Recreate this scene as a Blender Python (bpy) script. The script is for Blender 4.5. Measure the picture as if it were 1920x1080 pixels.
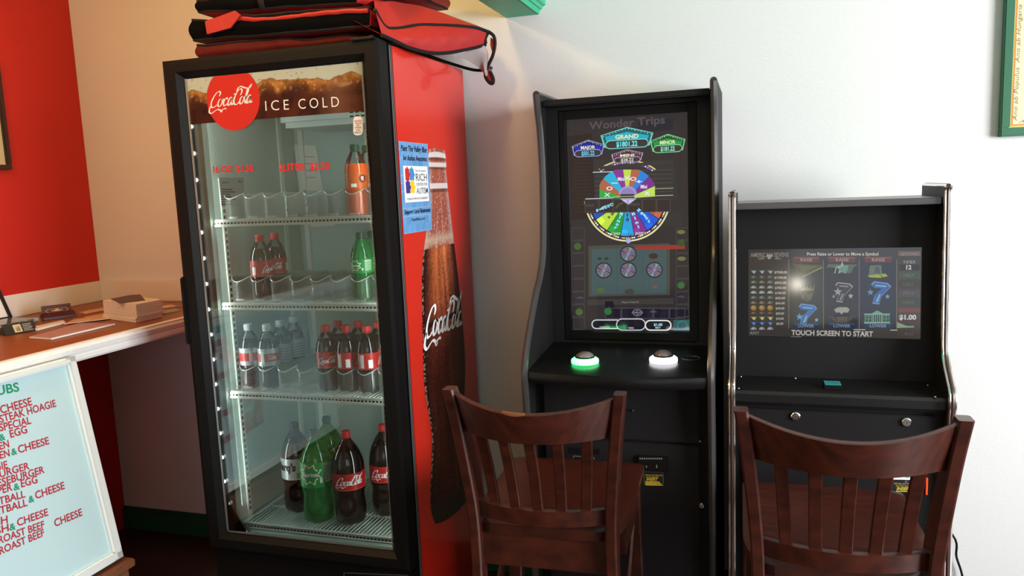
import bpy, bmesh, math, random
from mathutils import Vector, Matrix, noise
random.seed(7)
for o in list(bpy.data.objects):
    bpy.data.objects.remove(o)
SC = bpy.context.scene
COL = SC.collection

# ------------------------------------------------------------------ camera, world, lights, exposure
CAM = Vector((0, 0, 1.56))
FPX = 1442.0
YAW, PITCH, ROLL = math.radians(-17.63), math.radians(-7.49), math.radians(-2.35)
cy, sy, cp, sp = math.cos(YAW), math.sin(YAW), math.cos(PITCH), math.sin(PITCH)
FWD = Vector((sy*cp, cy*cp, sp))
R0 = Vector((cy, -sy, 0)); U0 = R0.cross(FWD)
RGT = R0*math.cos(ROLL) + U0*math.sin(ROLL)
UPV = U0*math.cos(ROLL) - R0*math.sin(ROLL)
cam = bpy.data.cameras.new('camera'); cam.sensor_width = 36; cam.lens = FPX*36/1920
cam.clip_start = .02
co = bpy.data.objects.new('camera', cam); COL.objects.link(co)
co.matrix_world = Matrix(((RGT.x, UPV.x, -FWD.x, CAM.x), (RGT.y, UPV.y, -FWD.y, CAM.y), (RGT.z, UPV.z, -FWD.z, CAM.z), (0, 0, 0, 1)))
SC.camera = co
SC.view_settings.view_transform = 'Standard'
SC.view_settings.look = 'None'
SC.view_settings.exposure = 0.0
SC.view_settings.gamma = 1.0
SC.view_settings.use_curve_mapping = False
SC.cycles.transparent_max_bounces = 24
SC.cycles.caustics_reflective = False
SC.cycles.caustics_refractive = False

w = bpy.data.worlds.new('sky'); SC.world = w; w.use_nodes = True
w.node_tree.nodes['Background'].inputs[0].default_value = (.55, .68, .9, 1)
w.node_tree.nodes['Background'].inputs[1].default_value = 1.0

def area(name, loc, target, sx, sy_, power, color, spread=180):
    l = bpy.data.lights.new(name, 'AREA'); l.shape = 'RECTANGLE'; l.size = sx; l.size_y = sy_
    l.energy = power; l.color = color; l.spread = math.radians(spread)
    o = bpy.data.objects.new(name, l); COL.objects.link(o)
    o.location = loc
    o.rotation_euler = (Vector(target)-Vector(loc)).to_track_quat('-Z', 'Y').to_euler()
    return o
area('window_daylight', (3.38, .45, 1.65), (0.0, 1.9, 1.2), 2.0, 1.7, 282, (.925, .965, 1.0))
area('storefront_daylight', (1.6, -3.08, 1.6), (0.9, 2.8, 1.1), 2.6, 1.7, 16, (.90, .95, 1.0))
for nm, en, lc in (('counter_lamp_bulb', 48, (-1.95, .95, 2.74)), ('fridge_lamp_bulb', 15, (-1.04, 1.90, 2.78))):
    lp = bpy.data.lights.new(nm, 'POINT'); lp.energy = en; lp.color = (1, .64, .27); lp.shadow_soft_size = .07
    lo = bpy.data.objects.new(nm, lp); COL.objects.link(lo); lo.location = lc

# ------------------------------------------------------------------ helpers
def lin(c):
    c = c/255.0
    return c/12.92 if c <= .04045 else ((c+.055)/1.055)**2.4
def S(r, g, b): return (lin(r), lin(g), lin(b), 1)

def ray(px, py): return FWD + RGT*((px-960)/FPX) - UPV*((py-540)/FPX)
class Plane:
    """a real flat surface of the place; at() gives the point of it that the photo shows at px, py"""
    def __init__(s, o, n, right):
        s.o = Vector(o); s.n = Vector(n).normalized(); s.r = Vector(right).normalized(); s.u = s.n.cross(s.r)
        if s.u.z < 0 and abs(s.n.z) < .9: s.u = -s.u
    def at(s, px, py, off=0):
        d = ray(px, py); o = s.o + s.n*off
        return CAM + d*((o-CAM).dot(s.n)/d.dot(s.n))
    def uv(s, px, py):
        q = s.at(px, py)-s.o; return q.dot(s.r), q.dot(s.u)
    def pt(s, a, b, off=0): return s.o + s.r*a + s.u*b + s.n*off
def PY(y): return Plane((0, y, 0), (0, -1, 0), (1, 0, 0))
def PXp(x): return Plane((x, 0, 0), (1, 0, 0), (0, 1, 0))
def PZ(z): return Plane((0, 0, z), (0, 0, 1), (1, 0, 0))

MATS = {}
def mat(name, color=(.5, .5, .5, 1), rough=.5, metal=0, spec=.5, emit=None, estr=1, coat=0, bump=0, bscale=200, var=0, vscale=6):
    if name in MATS: return MATS[name]
    m = bpy.data.materials.new(name); m.use_nodes = True; MATS[name] = m
    nt = m.node_tree; b = nt.nodes['Principled BSDF']
    b.inputs['Base Color'].default_value = color
    b.inputs['Roughness'].default_value = rough; b.inputs['Metallic'].default_value = metal
    b.inputs['Specular IOR Level'].default_value = spec
    b.inputs['Coat Weight'].default_value = coat; b.inputs['Coat Roughness'].default_value = .05
    if emit: b.inputs['Emission Color'].default_value = emit; b.inputs['Emission Strength'].default_value = estr
    tc = nt.nodes.new('ShaderNodeTexCoord')
    if bump:
        n = nt.nodes.new('ShaderNodeTexNoise'); n.inputs['Scale'].default_value = bscale; n.inputs['Detail'].default_value = 4
        bu = nt.nodes.new('ShaderNodeBump'); bu.inputs['Strength'].default_value = bump; bu.inputs['Distance'].default_value = .002
        nt.links.new(tc.outputs['Object'], n.inputs['Vector']); nt.links.new(n.outputs['Fac'], bu.inputs['Height']); nt.links.new(bu.outputs['Normal'], b.inputs['Normal'])
    if var:
        n = nt.nodes.new('ShaderNodeTexNoise'); n.inputs['Scale'].default_value = vscale; n.inputs['Detail'].default_value = 5
        mx = nt.nodes.new('ShaderNodeMix'); mx.data_type = 'RGBA'
        mx.inputs[6].default_value = tuple(c*(1-var) for c in color[:3])+(1,); mx.inputs[7].default_value = tuple(min(1, c*(1+var)) for c in color[:3])+(1,)
        nt.links.new(tc.outputs['Object'], n.inputs['Vector']); nt.links.new(n.outputs['Fac'], mx.inputs[0]); nt.links.new(mx.outputs[2], b.inputs['Base Color'])
    return m
def clear_mat(name, tint=(1, 1, 1, 1), gloss=1.0, haze=None, haze_amt=0, rough=.02, ior=1.45):
    """thin clear plastic or glass: lets light straight through, mirrors by its Fresnel factor"""
    if name in MATS: return MATS[name]
    m = bpy.data.materials.new(name); m.use_nodes = True; MATS[name] = m
    nt = m.node_tree; nt.nodes.clear()
    out = nt.nodes.new('ShaderNodeOutputMaterial'); tr = nt.nodes.new('ShaderNodeBsdfTransparent'); tr.inputs[0].default_value = tint
    gl = nt.nodes.new('ShaderNodeBsdfGlossy'); gl.inputs['Roughness'].default_value = rough
    fr = nt.nodes.new('ShaderNodeFresnel'); fr.inputs[0].default_value = ior
    mu = nt.nodes.new('ShaderNodeMath'); mu.operation = 'MULTIPLY'; mu.inputs[1].default_value = gloss
    mx = nt.nodes.new('ShaderNodeMixShader')
    nt.links.new(fr.outputs[0], mu.inputs[0]); nt.links.new(mu.outputs[0], mx.inputs[0]); nt.links.new(gl.outputs[0], mx.inputs[2])
    if haze:
        df = nt.nodes.new('ShaderNodeBsdfDiffuse'); df.inputs[0].default_value = haze
        tl = nt.nodes.new('ShaderNodeBsdfTranslucent'); tl.inputs[0].default_value = haze
        m3 = nt.nodes.new('ShaderNodeMixShader'); m3.inputs[0].default_value = .5
        m2 = nt.nodes.new('ShaderNodeMixShader'); m2.inputs[0].default_value = haze_amt
        nt.links.new(df.outputs[0], m3.inputs[1]); nt.links.new(tl.outputs[0], m3.inputs[2])
        nt.links.new(tr.outputs[0], m2.inputs[1]); nt.links.new(m3.outputs[0], m2.inputs[2]); nt.links.new(m2.outputs[0], mx.inputs[1])
    else:
        nt.links.new(tr.outputs[0], mx.inputs[1])
    nt.links.new(mx.outputs[0], out.inputs[0])
    return m
def art_mat(name, rough=.3, spec=.5, coat=0):
    """printed or displayed artwork: colours stored on the artwork's own mesh"""
    if name in MATS: return MATS[name]
    m = mat(name, rough=rough, coat=coat, spec=spec); nt = m.node_tree; b = nt.nodes['Principled BSDF']
    a = nt.nodes.new('ShaderNodeAttribute'); a.attribute_name = 'print'
    nt.links.new(a.outputs['Color'], b.inputs['Base Color'])
    return m

class MB:
    def __init__(s): s.v = []; s.f = []; s.m = []; s.c = None
    def add(s, verts, faces, mi=0):
        n = len(s.v); s.v += [Vector(v) for v in verts]
        for f in faces: s.f.append([i+n for i in f]); s.m.append(mi)
    def bm(s, bm, mi=0):
        bm.verts.index_update(); s.add([v.co.copy() for v in bm.verts], [[v.index for v in f.verts] for f in bm.faces], mi); bm.free()
    def box(s, a, b, mi=0, bevel=0, seg=2):
        a, b = Vector(a), Vector(b); lo = Vector(map(min, a, b)); hi = Vector(map(max, a, b))
        bm = bmesh.new(); bmesh.ops.create_cube(bm, size=1)
        for v in bm.verts: v.co = Vector(((lo[i]+hi[i])/2+v.co[i]*(hi[i]-lo[i]) for i in range(3)))
        if bevel: bmesh.ops.bevel(bm, geom=bm.edges[:], offset=bevel, segments=seg, affect='EDGES', clamp_overlap=True)
        s.bm(bm, mi)
    def prism(s, poly, axis, a0, a1, mi=0, bevel=0):
        """poly: 2D outline in the other two axes, extruded along axis"""
        def mk(p, t): return {0: (t, p[0], p[1]), 1: (p[0], t, p[1]), 2: (p[0], p[1], t)}[axis]
        bm = bmesh.new(); A = [bm.verts.new(mk(p, a0)) for p in poly]; B = [bm.verts.new(mk(p, a1)) for p in poly]; n = len(poly)
        bm.faces.new(A); bm.faces.new(B[::-1])
        for i in range(n): bm.faces.new((A[i], B[i], B[(i+1) % n], A[(i+1) % n]))
        bmesh.ops.recalc_face_normals(bm, faces=bm.faces[:])
        if bevel:
            e = [e for e in bm.edges if e.is_boundary is False and len({f for f in e.link_faces if len(f.verts) == n and n > 4}) == 1]
            if e: bmesh.ops.bevel(bm, geom=e, offset=bevel, segments=2, affect='EDGES', clamp_overlap=True)
        s.bm(bm, mi)
    def tube(s, path, r, n=8, mi=0, caps=True, closed=False, flat=1.0):
        path = [Vector(p) for p in path]; k = len(path); rs = r if isinstance(r, (list, tuple)) else [r]*k
        V = []; F = []; up = None
        for i, p in enumerate(path):
            if closed: t = path[(i+1) % k]-path[i-1]
            else: t = path[min(i+1, k-1)]-path[max(i-1, 0)]
            t.normalize()
            if up is None: up = Vector((0, 0, 1)) if abs(t.z) < .9 else Vector((0, 1, 0))
            a = t.cross(up)
            if a.length < 1e-6: a = t.cross(Vector((1, 0, 0)))
            a.normalize(); b = a.cross(t); up = b
            for j in range(n):
                g = 2*math.pi*j/n; V.append(p+a*math.cos(g)*rs[i]+b*math.sin(g)*rs[i]*flat)
        for i in range(k if closed else k-1):
            for j in range(n):
                F.append([i*n+j, i*n+(j+1) % n, ((i+1) % k)*n+(j+1) % n, ((i+1) % k)*n+j])
        if caps and not closed: F.append(list(range(n))[::-1]); F.append([(k-1)*n+j for j in range(n)])
        s.add(V, F, mi)
    def lathe(s, prof, n=24, mi=0, c=(0, 0, 0), petal=0, mfun=None):
        c = Vector(c); V = []; k = len(prof)
        for i, (r, z) in enumerate(prof):
            for j in range(n):
                g = 2*math.pi*j/n; rr = r
                if petal and z < .03: rr = r*(1-petal*(.5+.5*math.cos(5*g))*(1-z/.03))
                V.append(c+Vector((rr*math.cos(g), rr*math.sin(g), z)))
        base = len(s.v); s.v += V
        for i in range(k-1):
            zz = (prof[i][1]+prof[i+1][1])/2
            for j in range(n):
                s.f.append([base+i*n+j, base+i*n+(j+1) % n, base+(i+1)*n+(j+1) % n, base+(i+1)*n+j]); s.m.append(mfun(zz) if mfun else mi)
        for i, rev in ((0, True), (k-1, False)):
            if prof[i][0] > 1e-4:
                f = [base+i*n+j for j in range(n)]; s.f.append(f[::-1] if rev else f); s.m.append(mfun(prof[i][1]) if mfun else mi)
    def grid(s, fn, nu, nv, mi=0):
        V = [fn(i/nu, j/nv) for j in range(nv+1) for i in range(nu+1)]
        F = [[j*(nu+1)+i, j*(nu+1)+i+1, (j+1)*(nu+1)+i+1, (j+1)*(nu+1)+i] for j in range(nv) for i in range(nu)]
        s.add(V, F, mi)
    def build(s, name, mats, parent=None, origin=None, smooth=35, top=None):
        """ONE mesh object; top=(label, category[, group]) makes it a top-level thing at origin"""
        me = bpy.data.meshes.new(name)
        if origin is None: origin = root_loc(parent) if parent else Vector((0, 0, 0))
        origin = Vector(origin)
        me.from_pydata([v-origin for v in s.v], [], s.f)
        for m in (mats if isinstance(mats, (list, tuple)) else [mats]): me.materials.append(m)
        for p, mi in zip(me.polygons, s.m): p.material_index = mi
        if s.c is not None:
            at = me.color_attributes.new('print', 'FLOAT_COLOR', 'POINT')
            for i, c in enumerate(s.c): at.data[i].color = c
        if smooth:
            me.shade_smooth(); me.set_sharp_from_angle(angle=math.radians(smooth))
        me.update()
        o = bpy.data.objects.new(name, me); COL.objects.link(o)
        if parent: o.parent = parent
        else: o.location = origin
        if top: tag(o, *top)
        return o
def root_loc(o):
    p = Vector((0, 0, 0))
    while o: p = p+o.location; o = o.parent
    return p
def tag(o, label, cat, group=None):
    o['label'] = label; o['category'] = cat
    if group: o['group'] = group
    return o
def thing(name, loc, label, cat, group=None, rz=0):
    o = bpy.data.objects.new(name, None); COL.objects.link(o); o.empty_display_size = .05
    o.location = loc; o.rotation_euler.z = rz
    return tag(o, label, cat, group)
def struct(o):
    o['kind'] = 'structure'; return o
def dup(root, loc, rz, label, group):
    r = root.copy(); COL.objects.link(r); r.location = loc; r.rotation_euler.z = rz; r['label'] = label
    if group: r['group'] = group
    for ch in list(root.children):
        c = ch.copy(); COL.objects.link(c); c.parent = r
        for g in list(ch.children):
            d = g.copy(); COL.objects.link(d); d.parent = c
    return r

# lettering ---------------------------------------------------------
_tc = {}
def glyphs(txt, bold=0, shear=0, spacing=1.0):
    k = (txt, bold, shear, spacing)
    if k in _tc: return _tc[k]
    cu = bpy.data.curves.new('lettering', 'FONT'); cu.body = txt; cu.resolution_u = 3; cu.offset = bold; cu.shear = shear; cu.space_character = spacing; cu.size = 1
    o = bpy.data.objects.new('lettering', cu); COL.objects.link(o)
    me = bpy.data.meshes.new_from_object(o.evaluated_get(bpy.context.evaluated_depsgraph_get()))
    V = [(v.co.x, v.co.y) for v in me.vertices]; F = [list(p.vertices) for p in me.polygons]
    bpy.data.objects.remove(o); bpy.data.curves.remove(cu); bpy.data.meshes.remove(me)
    x0 = min(v[0] for v in V); x1 = max(v[0] for v in V)
    _tc[k] = ([(v[0]-x0, v[1]) for v in V], F, x1-x0); return _tc[k]
CAPH = .727
def text(mb, pl, txt, p0, p1, h, mi=0, off=.0006, bold=.0, shear=0, spacing=1.0):
    """lettering on plane pl from photo point p0 to p1 along its base line, capital height h photo pixels"""
    V, F, wd = glyphs(txt, bold, shear, spacing)
    a = pl.at(*p0, off); b = pl.at(*p1, off); d = b-a; up = pl.n.cross(d).normalized()
    if up.dot(pl.at(p0[0], p0[1]-10, off)-a) < 0: up = -up
    hh = (pl.at(p0[0], p0[1]-h, off)-a).length/CAPH
    mb.add([a + d*(x/wd) + up*(y*hh) for x, y in V], F, mi)
def poly(mb, pl, pts, mi=0, off=.0004):
    mb.add([pl.at(x, y, off) for x, y in pts], [list(range(len(pts)))], mi)
def disc(mb, pl, c, rx, ry, mi=0, off=.0005, n=28, a0=0, a1=360):
    full = a1-a0 >= 360; k = n if full else n+1
    pts = [(c[0]+rx*math.cos(math.radians(a0+(a1-a0)*i/n)), c[1]-ry*math.sin(math.radians(a0+(a1-a0)*i/n))) for i in range(k)]
    if not full: pts.append(c)
    poly(mb, pl, pts, mi, off)
def stroke(mb, pl, pts, wpx, mi=0, off=.0006, closed=False):
    k = len(pts)
    for i in range(k if closed else k-1):
        a = Vector(pts[i]); b = Vector(pts[(i+1) % k]); d = b-a
        if d.length < 1e-6: continue
        d.normalize(); n = Vector((-d.y, d.x))*wpx/2; a = a-d*wpx*.3; b = b+d*wpx*.3
        poly(mb, pl, [a+n, b+n, b-n, a-n], mi, off)
def catmull(P, n=7):
    P = [Vector(p) for p in P]; out = []
    for i in range(len(P)-1):
        p0, p1, p2, p3 = P[max(i-1, 0)], P[i], P[i+1], P[min(i+2, len(P)-1)]
        for k in range(n):
            t = k/n; out.append(.5*((2*p1)+(p2-p0)*t+(2*p0-5*p1+4*p2-p3)*t*t+(3*p1-p0-3*p2+p3)*t**3))
    out.append(P[-1]); return out
# the flowing script of the drink's logo: pen strokes in a 3.2 x 1.1 box
SCRIPT = [
 [(.66, .66), (.74, .82), (.66, .96), (.46, .90), (.24, .62), (.12, .28), (.20, .04), (.40, .03), (.58, .16)],
 [(.14, .18), (.04, -.06), (.06, -.26), (.24, -.34), (.46, -.22), (.66, -.14), (.86, -.20), (.98, -.32), (1.02, -.20), (1.16, -.14), (1.34, -.16)],
 [(.86, .50), (.72, .44), (.64, .22), (.70, .05), (.84, .06), (.95, .26), (.95, .44), (.84, .50), (.98, .46), (1.06, .40)],
 [(1.30, .40), (1.28, .50), (1.16, .46), (1.06, .24), (1.12, .05), (1.24, .06), (1.36, .18)],
 [(1.66, .46), (1.54, .50), (1.42, .34), (1.40, .10), (1.50, .04), (1.62, .22), (1.70, .48), (1.66, .16), (1.72, .05), (1.80, .14)],
 [(1.74, .66), (1.80, .69), (1.88, .68)],
 [(2.24, .56), (2.34, .76), (2.28, .94), (2.10, .92), (1.92, .66), (1.82, .30), (1.90, .06), (2.08, .04), (2.24, .20)],
 [(1.96, .78), (2.02, 1.02), (2.20, 1.10), (2.44, 1.02), (2.66, .96), (2.86, 1.04), (2.98, 1.16), (2.92, .98), (2.80, .90)],
 [(2.46, .50), (2.34, .44), (2.26, .22), (2.32, .05), (2.44, .06), (2.55, .26), (2.55, .44), (2.46, .50), (2.58, .46)],
 [(2.60, .20), (2.76, .60), (2.82, .92), (2.76, .98), (2.70, .70), (2.66, .30), (2.68, .08), (2.78, .06)],
 [(3.04, .46), (2.94, .50), (2.82, .34), (2.80, .10), (2.90, .04), (3.02, .22), (3.08, .48), (3.04, .16), (3.10, .05), (3.20, .14)],
]
def script(mb, fn, wide=.105, mi=0, slant=.55):
    """fn maps (x 0..1, y up in the same unit) to a point"""
    for st in SCRIPT:
        P = catmull(st, 6); L = []; Rr = []
        for i, p in enumerate(P):
            t = (P[min(i+1, len(P)-1)]-P[max(i-1, 0)])
            if t.length < 1e-6: t = Vector((1, 0))
            t.normalize(); ang = math.atan2(t.y, t.x)
            wv = wide*(.42+.75*abs(math.sin(ang-.35)))*(.45+.55*min(1, i/3, (len(P)-1-i)/3+.0))
            n = Vector((-t.y, t.x))*wv/2; L.append(p+n); Rr.append(p-n)
        V = []
        for q in L+Rr: V.append(fn((q.x+slant*q.y*.5)/3.25, q.y/3.25))
        k = len(P); mb.add(V, [[i, i+1, k+i+1, k+i] for i in range(k-1)], mi)
def script_on(mb, pl, p0, p1, mi=0, off=.0012, squash=1.0, wide=.105):
    a = pl.at(*p0, off); d = pl.at(*p1, off)-a; up = pl.n.cross(d).normalized()*d.length*squash
    if up.z < 0: up = -up
    script(mb, lambda x, y: a+d*x+up*y, wide, mi)

# ------------------------------------------------------------------ materials
WHITE = mat('wall_paint', S(228, 225, 222), .75, bump=.16, bscale=120)
REDW = mat('red_wall_paint', S(196, 30, 16), .6, bump=.3, bscale=120)
BLACKP = mat('black_plastic', S(19, 17, 17), .5, spec=.14)
BLACKM = mat('black_melamine', S(27, 25, 26), .55, spec=.2, bump=.08, bscale=900)
BLACKD = mat('black_deck', S(17, 16, 17), .33, spec=.32)
GASKET = mat('gasket_rubber', S(14, 14, 14), .6)
SILVER = mat('brushed_metal', S(190, 190, 190), .3, metal=1)
CHROME = mat('chrome', S(225, 220, 215), .12, metal=1)
REDF = mat('fridge_red', S(214, 42, 28), .28, coat=.3)
LINER = mat('fridge_liner', S(186, 204, 196), .45)
WIRE = mat('white_wire', S(232, 236, 226), .4)
DARK = mat('dark_slot', S(16, 18, 18), .7)
GLASS = clear_mat('door_glass', (.93, .96, .95, 1), 1.0)
WHITEINK = mat('white_ink', S(245, 243, 240), .5)
REDINK = mat('red_ink', S(212, 24, 30), .5)
BLACKINK = mat('black_ink', S(20, 20, 24), .5)
PAPER = mat('paper_white', S(236, 230, 222), .8)

# ------------------------------------------------------------------ setting
D = 2.82
XL, XR, YF, ZC = -2.91, 3.42, -3.15, 2.85
def slab(name, a, b, m, label, cat):
    mb = MB(); mb.box(a, b); o = mb.build(name, m, smooth=0); return struct(tag(o, label, cat))
slab('wall_back', (XL-.1, D, 0), (XR+.1, D+.1, ZC), WHITE, 'cream white painted back wall behind the fridge and game machines', 'wall')
slab('wall_left', (XL-.1, .9, 0), (XL, D, ZC), REDW, 'bright red painted side wall above the counter', 'wall')
FLOORM = mat('floor_wood', S(58, 36, 26), .35, var=.35, vscale=9)
slab('floor', (XL-.1, YF-.1, -.1), (XR+.1, D+.1, 0), FLOORM, 'dark brown floor', 'floor')
CEIL = mat('ceiling_paint', S(214, 210, 202), .85)
slab('ceiling', (XL-.1, YF-.1, ZC), (XR+.1, D+.1, ZC+.1), CEIL, 'off white ceiling above the room', 'ceiling')
TANW = mat('rear_wall_paint', S(214, 196, 172), .75)
def wall_with_window(name, axis, t0, t1, span, hole, m, label):
    mb = MB(); (a0, a1), (h0, h1, z0, z1) = span, hole
    for (p0, p1, q0, q1) in ((a0, h0, 0, ZC), (h1, a1, 0, ZC), (h0, h1, 0, z0), (h0, h1, z1, ZC)):
        if axis == 0: mb.box((t0, p0, q0), (t1, p1, q1))
        else: mb.box((p0, t0, q0), (p1, t1, q1))
    return struct(tag(mb.build(name, m, smooth=0), label, 'wall'))
wall_with_window('wall_right', 0, XR, XR+.1, (YF, D), (-.55, 1.45, .8, 2.5), WHITE, 'white side wall with the big window')
wall_with_window('wall_front', 1, YF-.1, YF, (XL-.1, XR+.1), (.3, 2.9, .75, 2.45), TANW, 'tan front wall with the storefront window')
slab('wall_left_rear', (XL-.1, YF, 0), (XL, .9, ZC), TANW, 'tan side wall continuing past the red paint', 'wall')
FR = mat('window_frame_paint', S(225, 225, 222), .5)
for nm, axis, t, h, lab in (('window_1', 0, XR+.04, (-.55, 1.45, .8, 2.5), 'white framed window in the right wall'), ('window_2', 1, YF-.06, (.3, 2.9, .75, 2.45), 'white framed storefront window in the front wall')):
    f = MB(); g = MB(); a0, a1, z0, z1 = h; wd = .05
    for (p0, p1, q0, q1) in ((a0, a0+wd, z0, z1), (a1-wd, a1, z0, z1), (a0, a1, z0, z0+wd), (a0, a1, z1-wd, z1), ((a0+a1)/2-.02, (a0+a1)/2+.02, z0, z1)):
        if axis == 0: f.box((t, p0, q0), (t+.04, p1, q1))
        else: f.box((p0, t, q0), (p1, t+.04, q1))
    if axis == 0: g.box((t+.018, a0, z0), (t+.022, a1, z1))
    else: g.box((a0, t+.018, z0), (a1, t+.022, z1))
    fo = f.build(nm, FR, smooth=0); struct(tag(fo, lab, 'window'))
    g.build('window_glass', clear_mat('window_glass', (.97, .98, .98, 1), 1.0), fo, smooth=0)
GREENP = mat('green_trim_paint', S(16, 84, 56), .45)
mb = MB(); mb.box((XL, D-.018, 0), (XR, D, .095), bevel=.002); mb.box((XL, D-.012, .09), (XR, D, .108), bevel=.004)
struct(tag(mb.build('baseboard_back', GREENP), 'dark green baseboard along the back wall', 'baseboard'))
# green beam at the ceiling: flat underside, stepped moulding and a tall right face
GREENB = mat('green_beam_paint', S(46, 176, 128), .45)
mb = MB(); mb.box((-.876, -2.9, 2.18), (-.755, D, ZC)); mb.prism([(-.757, 2.18), (-.749, 2.18), (-.744, 2.196), (-.738, 2.196), (-.734, 2.206), (-.724, 2.21), (-.724, ZC), (-.757, ZC)], 1, -2.9, D)
struct(tag(mb.build('trim_1', GREENB, smooth=20), 'bright green beam with stepped moulding meeting the white wall', 'beam'))
# cream splash strip round the counter
CREAM = mat('splash_cream', S(232, 224, 214), .55)
mb = MB(); mb.box((XL, .6, 1.112), (XL+.02, D, 1.205), bevel=.003); mb.box((XL+.02, D-.02, 1.112), (-2.06, D, 1.207), bevel=.003)
struct(tag(mb.build('trim_2', CREAM), 'cream backsplash strip standing along the counter against both walls', 'trim'))
# wall plug left in the white wall beside the bags
mb = MB(); q = PY(D).at(921, 128)
mb.tube([q+Vector((0, .004, 0)), q+Vector((0, -.006, 0))], .0085, 10, 0); mb.tube([q+Vector((0, -.0061, 0)), q+Vector((0, -.0066, 0))], .0045, 8, 1)
mb.build('wall_plug', [mat('plug_grey', S(150, 140, 135), .6), DARK], origin=q, top=('small grey plastic plug left in the white wall beside the bag flap', 'wall plug'))

# framed picture on the red wall
pl = PXp(XL)
t = thing('framed_picture', (XL, 2.2, 1.71), 'dark framed picture with cream mat hanging on the red wall', 'picture')
DKWOOD = mat('dark_frame_wood', S(52, 28, 20), .4)
y0, y1, z0, z1 = 1.75, 2.43, 1.712, 2.16
f = MB()
for a, b in (((XL, y0, z0), (XL+.022, y1, z0+.02)), ((XL, y0, z1-.02), (XL+.022, y1, z1)), ((XL, y0, z0+.02), (XL+.022, y0+.022, z1-.02)), ((XL, y1-.022, z0+.02), (XL+.022, y1, z1-.02))): f.box(a, b, bevel=.003)
f.build('frame', DKWOOD, t)
f = MB(); f.box((XL+.002, y0+.02, z0+.018), (XL+.010, y1-.02, z1-.018)); f.build('mat_board', mat('mat_cream', S(206, 186, 140), .8, var=.08, vscale=14), t, smooth=0)

# green framed certificate on the right of the back wall
t = thing('framed_certificate', (1.0, D, 1.653), 'green framed cream certificate with orange border on the white wall', 'picture')
x0, x1, z0, z1 = .734, 1.30, 1.653, 2.2
f = MB(); wq = .026
for a, b in (((x0, D-.03, z0), (x1, D, z0+wq)), ((x0, D-.03, z1-wq), (x1, D, z1)), ((x0, D-.03, z0+wq), (x0+wq, D, z1-wq)), ((x1-wq, D-.03, z0+wq), (x1, D, z1-wq))): f.box(a, b, bevel=.003)
f.build('frame', mat('frame_green', S(40, 100, 70), .4), t)
f = MB(); pl = PY(D-.012); f.box((x0+.02, D-.012, z0+.02), (x1-.02, D-.004, z1-.02), 0)
for k, (i, mi) in enumerate(((.0, 1), (.006, 2), (.011, 0))):
    a = x0+wq+i; b = z0+wq+i; f.add([(a, D-.0125-.0003*k, b), (x1-wq-i, D-.0125-.0003*k, b), (x1-wq-i, D-.0125-.0003*k, z1-wq-i), (a, D-.0125-.0003*k, z1-wq-i)], [[0, 1, 2, 3]], mi)
V, F, wd = glyphs('Ano ab Populus  Ano ab Hungaria  Ano ab Urbe', 0, .3)
sc = .5/wd; f.add([(x0+wq+.022-y*.016, D-.0138, z0+wq+.02+x*sc) for x, y in V], F, 3)
V, F, wd = glyphs('Ano ab Populus  Ano ab Hungaria', 0, .3); sc = .4/wd; f.add([(x0+wq+.024+x*sc, D-.0138, z0+wq+.014+y*.012) for x, y in V], F, 3)
f.build('certificate_sheet', [mat('certificate_cream', S(240, 224, 176), .7), mat('certificate_gold', S(206, 200, 110), .6), mat('certificate_orange', S(214, 132, 60), .6), mat('certificate_ink', S(150, 130, 90), .7)], t, smooth=0)

# ------------------------------------------------------------------ counter
CTX = -2.10
t = thing('counter', (-2.5, 1.8, 0), 'brown laminate counter with white ribbed metal edge along the red wall', 'counter')
m = MB(); m.box((XL+.001, .5, 1.060), (CTX-.002, D-.001, 1.112))
m.build('worktop', mat('counter_laminate', S(142, 82, 46), .42, var=.10, vscale=40), t, smooth=0)
m = MB(); pr = [(CTX-.004, 1.055), (CTX+.004, 1.055), (CTX+.008, 1.062), (CTX+.008, 1.074), (CTX+.004, 1.078), (CTX+.008, 1.083), (CTX+.010, 1.098), (CTX+.006, 1.106), (CTX+.006, 1.111), (CTX, 1.1135), (CTX-.012, 1.1135), (CTX-.012, 1.055)]
m.prism(pr, 1, .5, D-.001); m.build('edge_strip', mat('edge_white_metal', S(238, 238, 236), .35, spec=.6, var=.05, vscale=60), t, smooth=25)
m = MB(); m.box((XL+.002, .5, 0), (-2.62, .56, 1.06)); m.box((XL+.002, .5, .9), (-2.86, D-.002, 1.06))
m.build('support_frame', mat('support_wood', S(84, 52, 34), .6), t, smooth=0)
# menu board leaning on the counter edge, standing on a wooden bench
t = thing('wooden_bench', (-2.16, 1.3, 0), 'low brown wooden bench under the menu board', 'bench')
WB = mat('bench_wood', S(116, 70, 44), .5, var=.2, vscale=20)
m = MB(); m.box((-2.42, .7, .385), (-1.925, 1.885, .411), bevel=.004); m.build('bench_top', WB, t)
for (bx, by) in ((-2.40, .72), (-1.99, .72), (-2.40, 1.80), (-1.99, 1.80)):
    m = MB(); m.box((bx, by, 0), (bx+.06, by+.06, .385), bevel=.003); m.build('leg', WB, t)
m = MB(); m.box((-1.955, .78, .30), (-1.935, 1.80, .384)); m.box((-1.985, 1.815, .30), (-2.34, 1.835, .384)); m.build('apron', WB, t)

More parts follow.
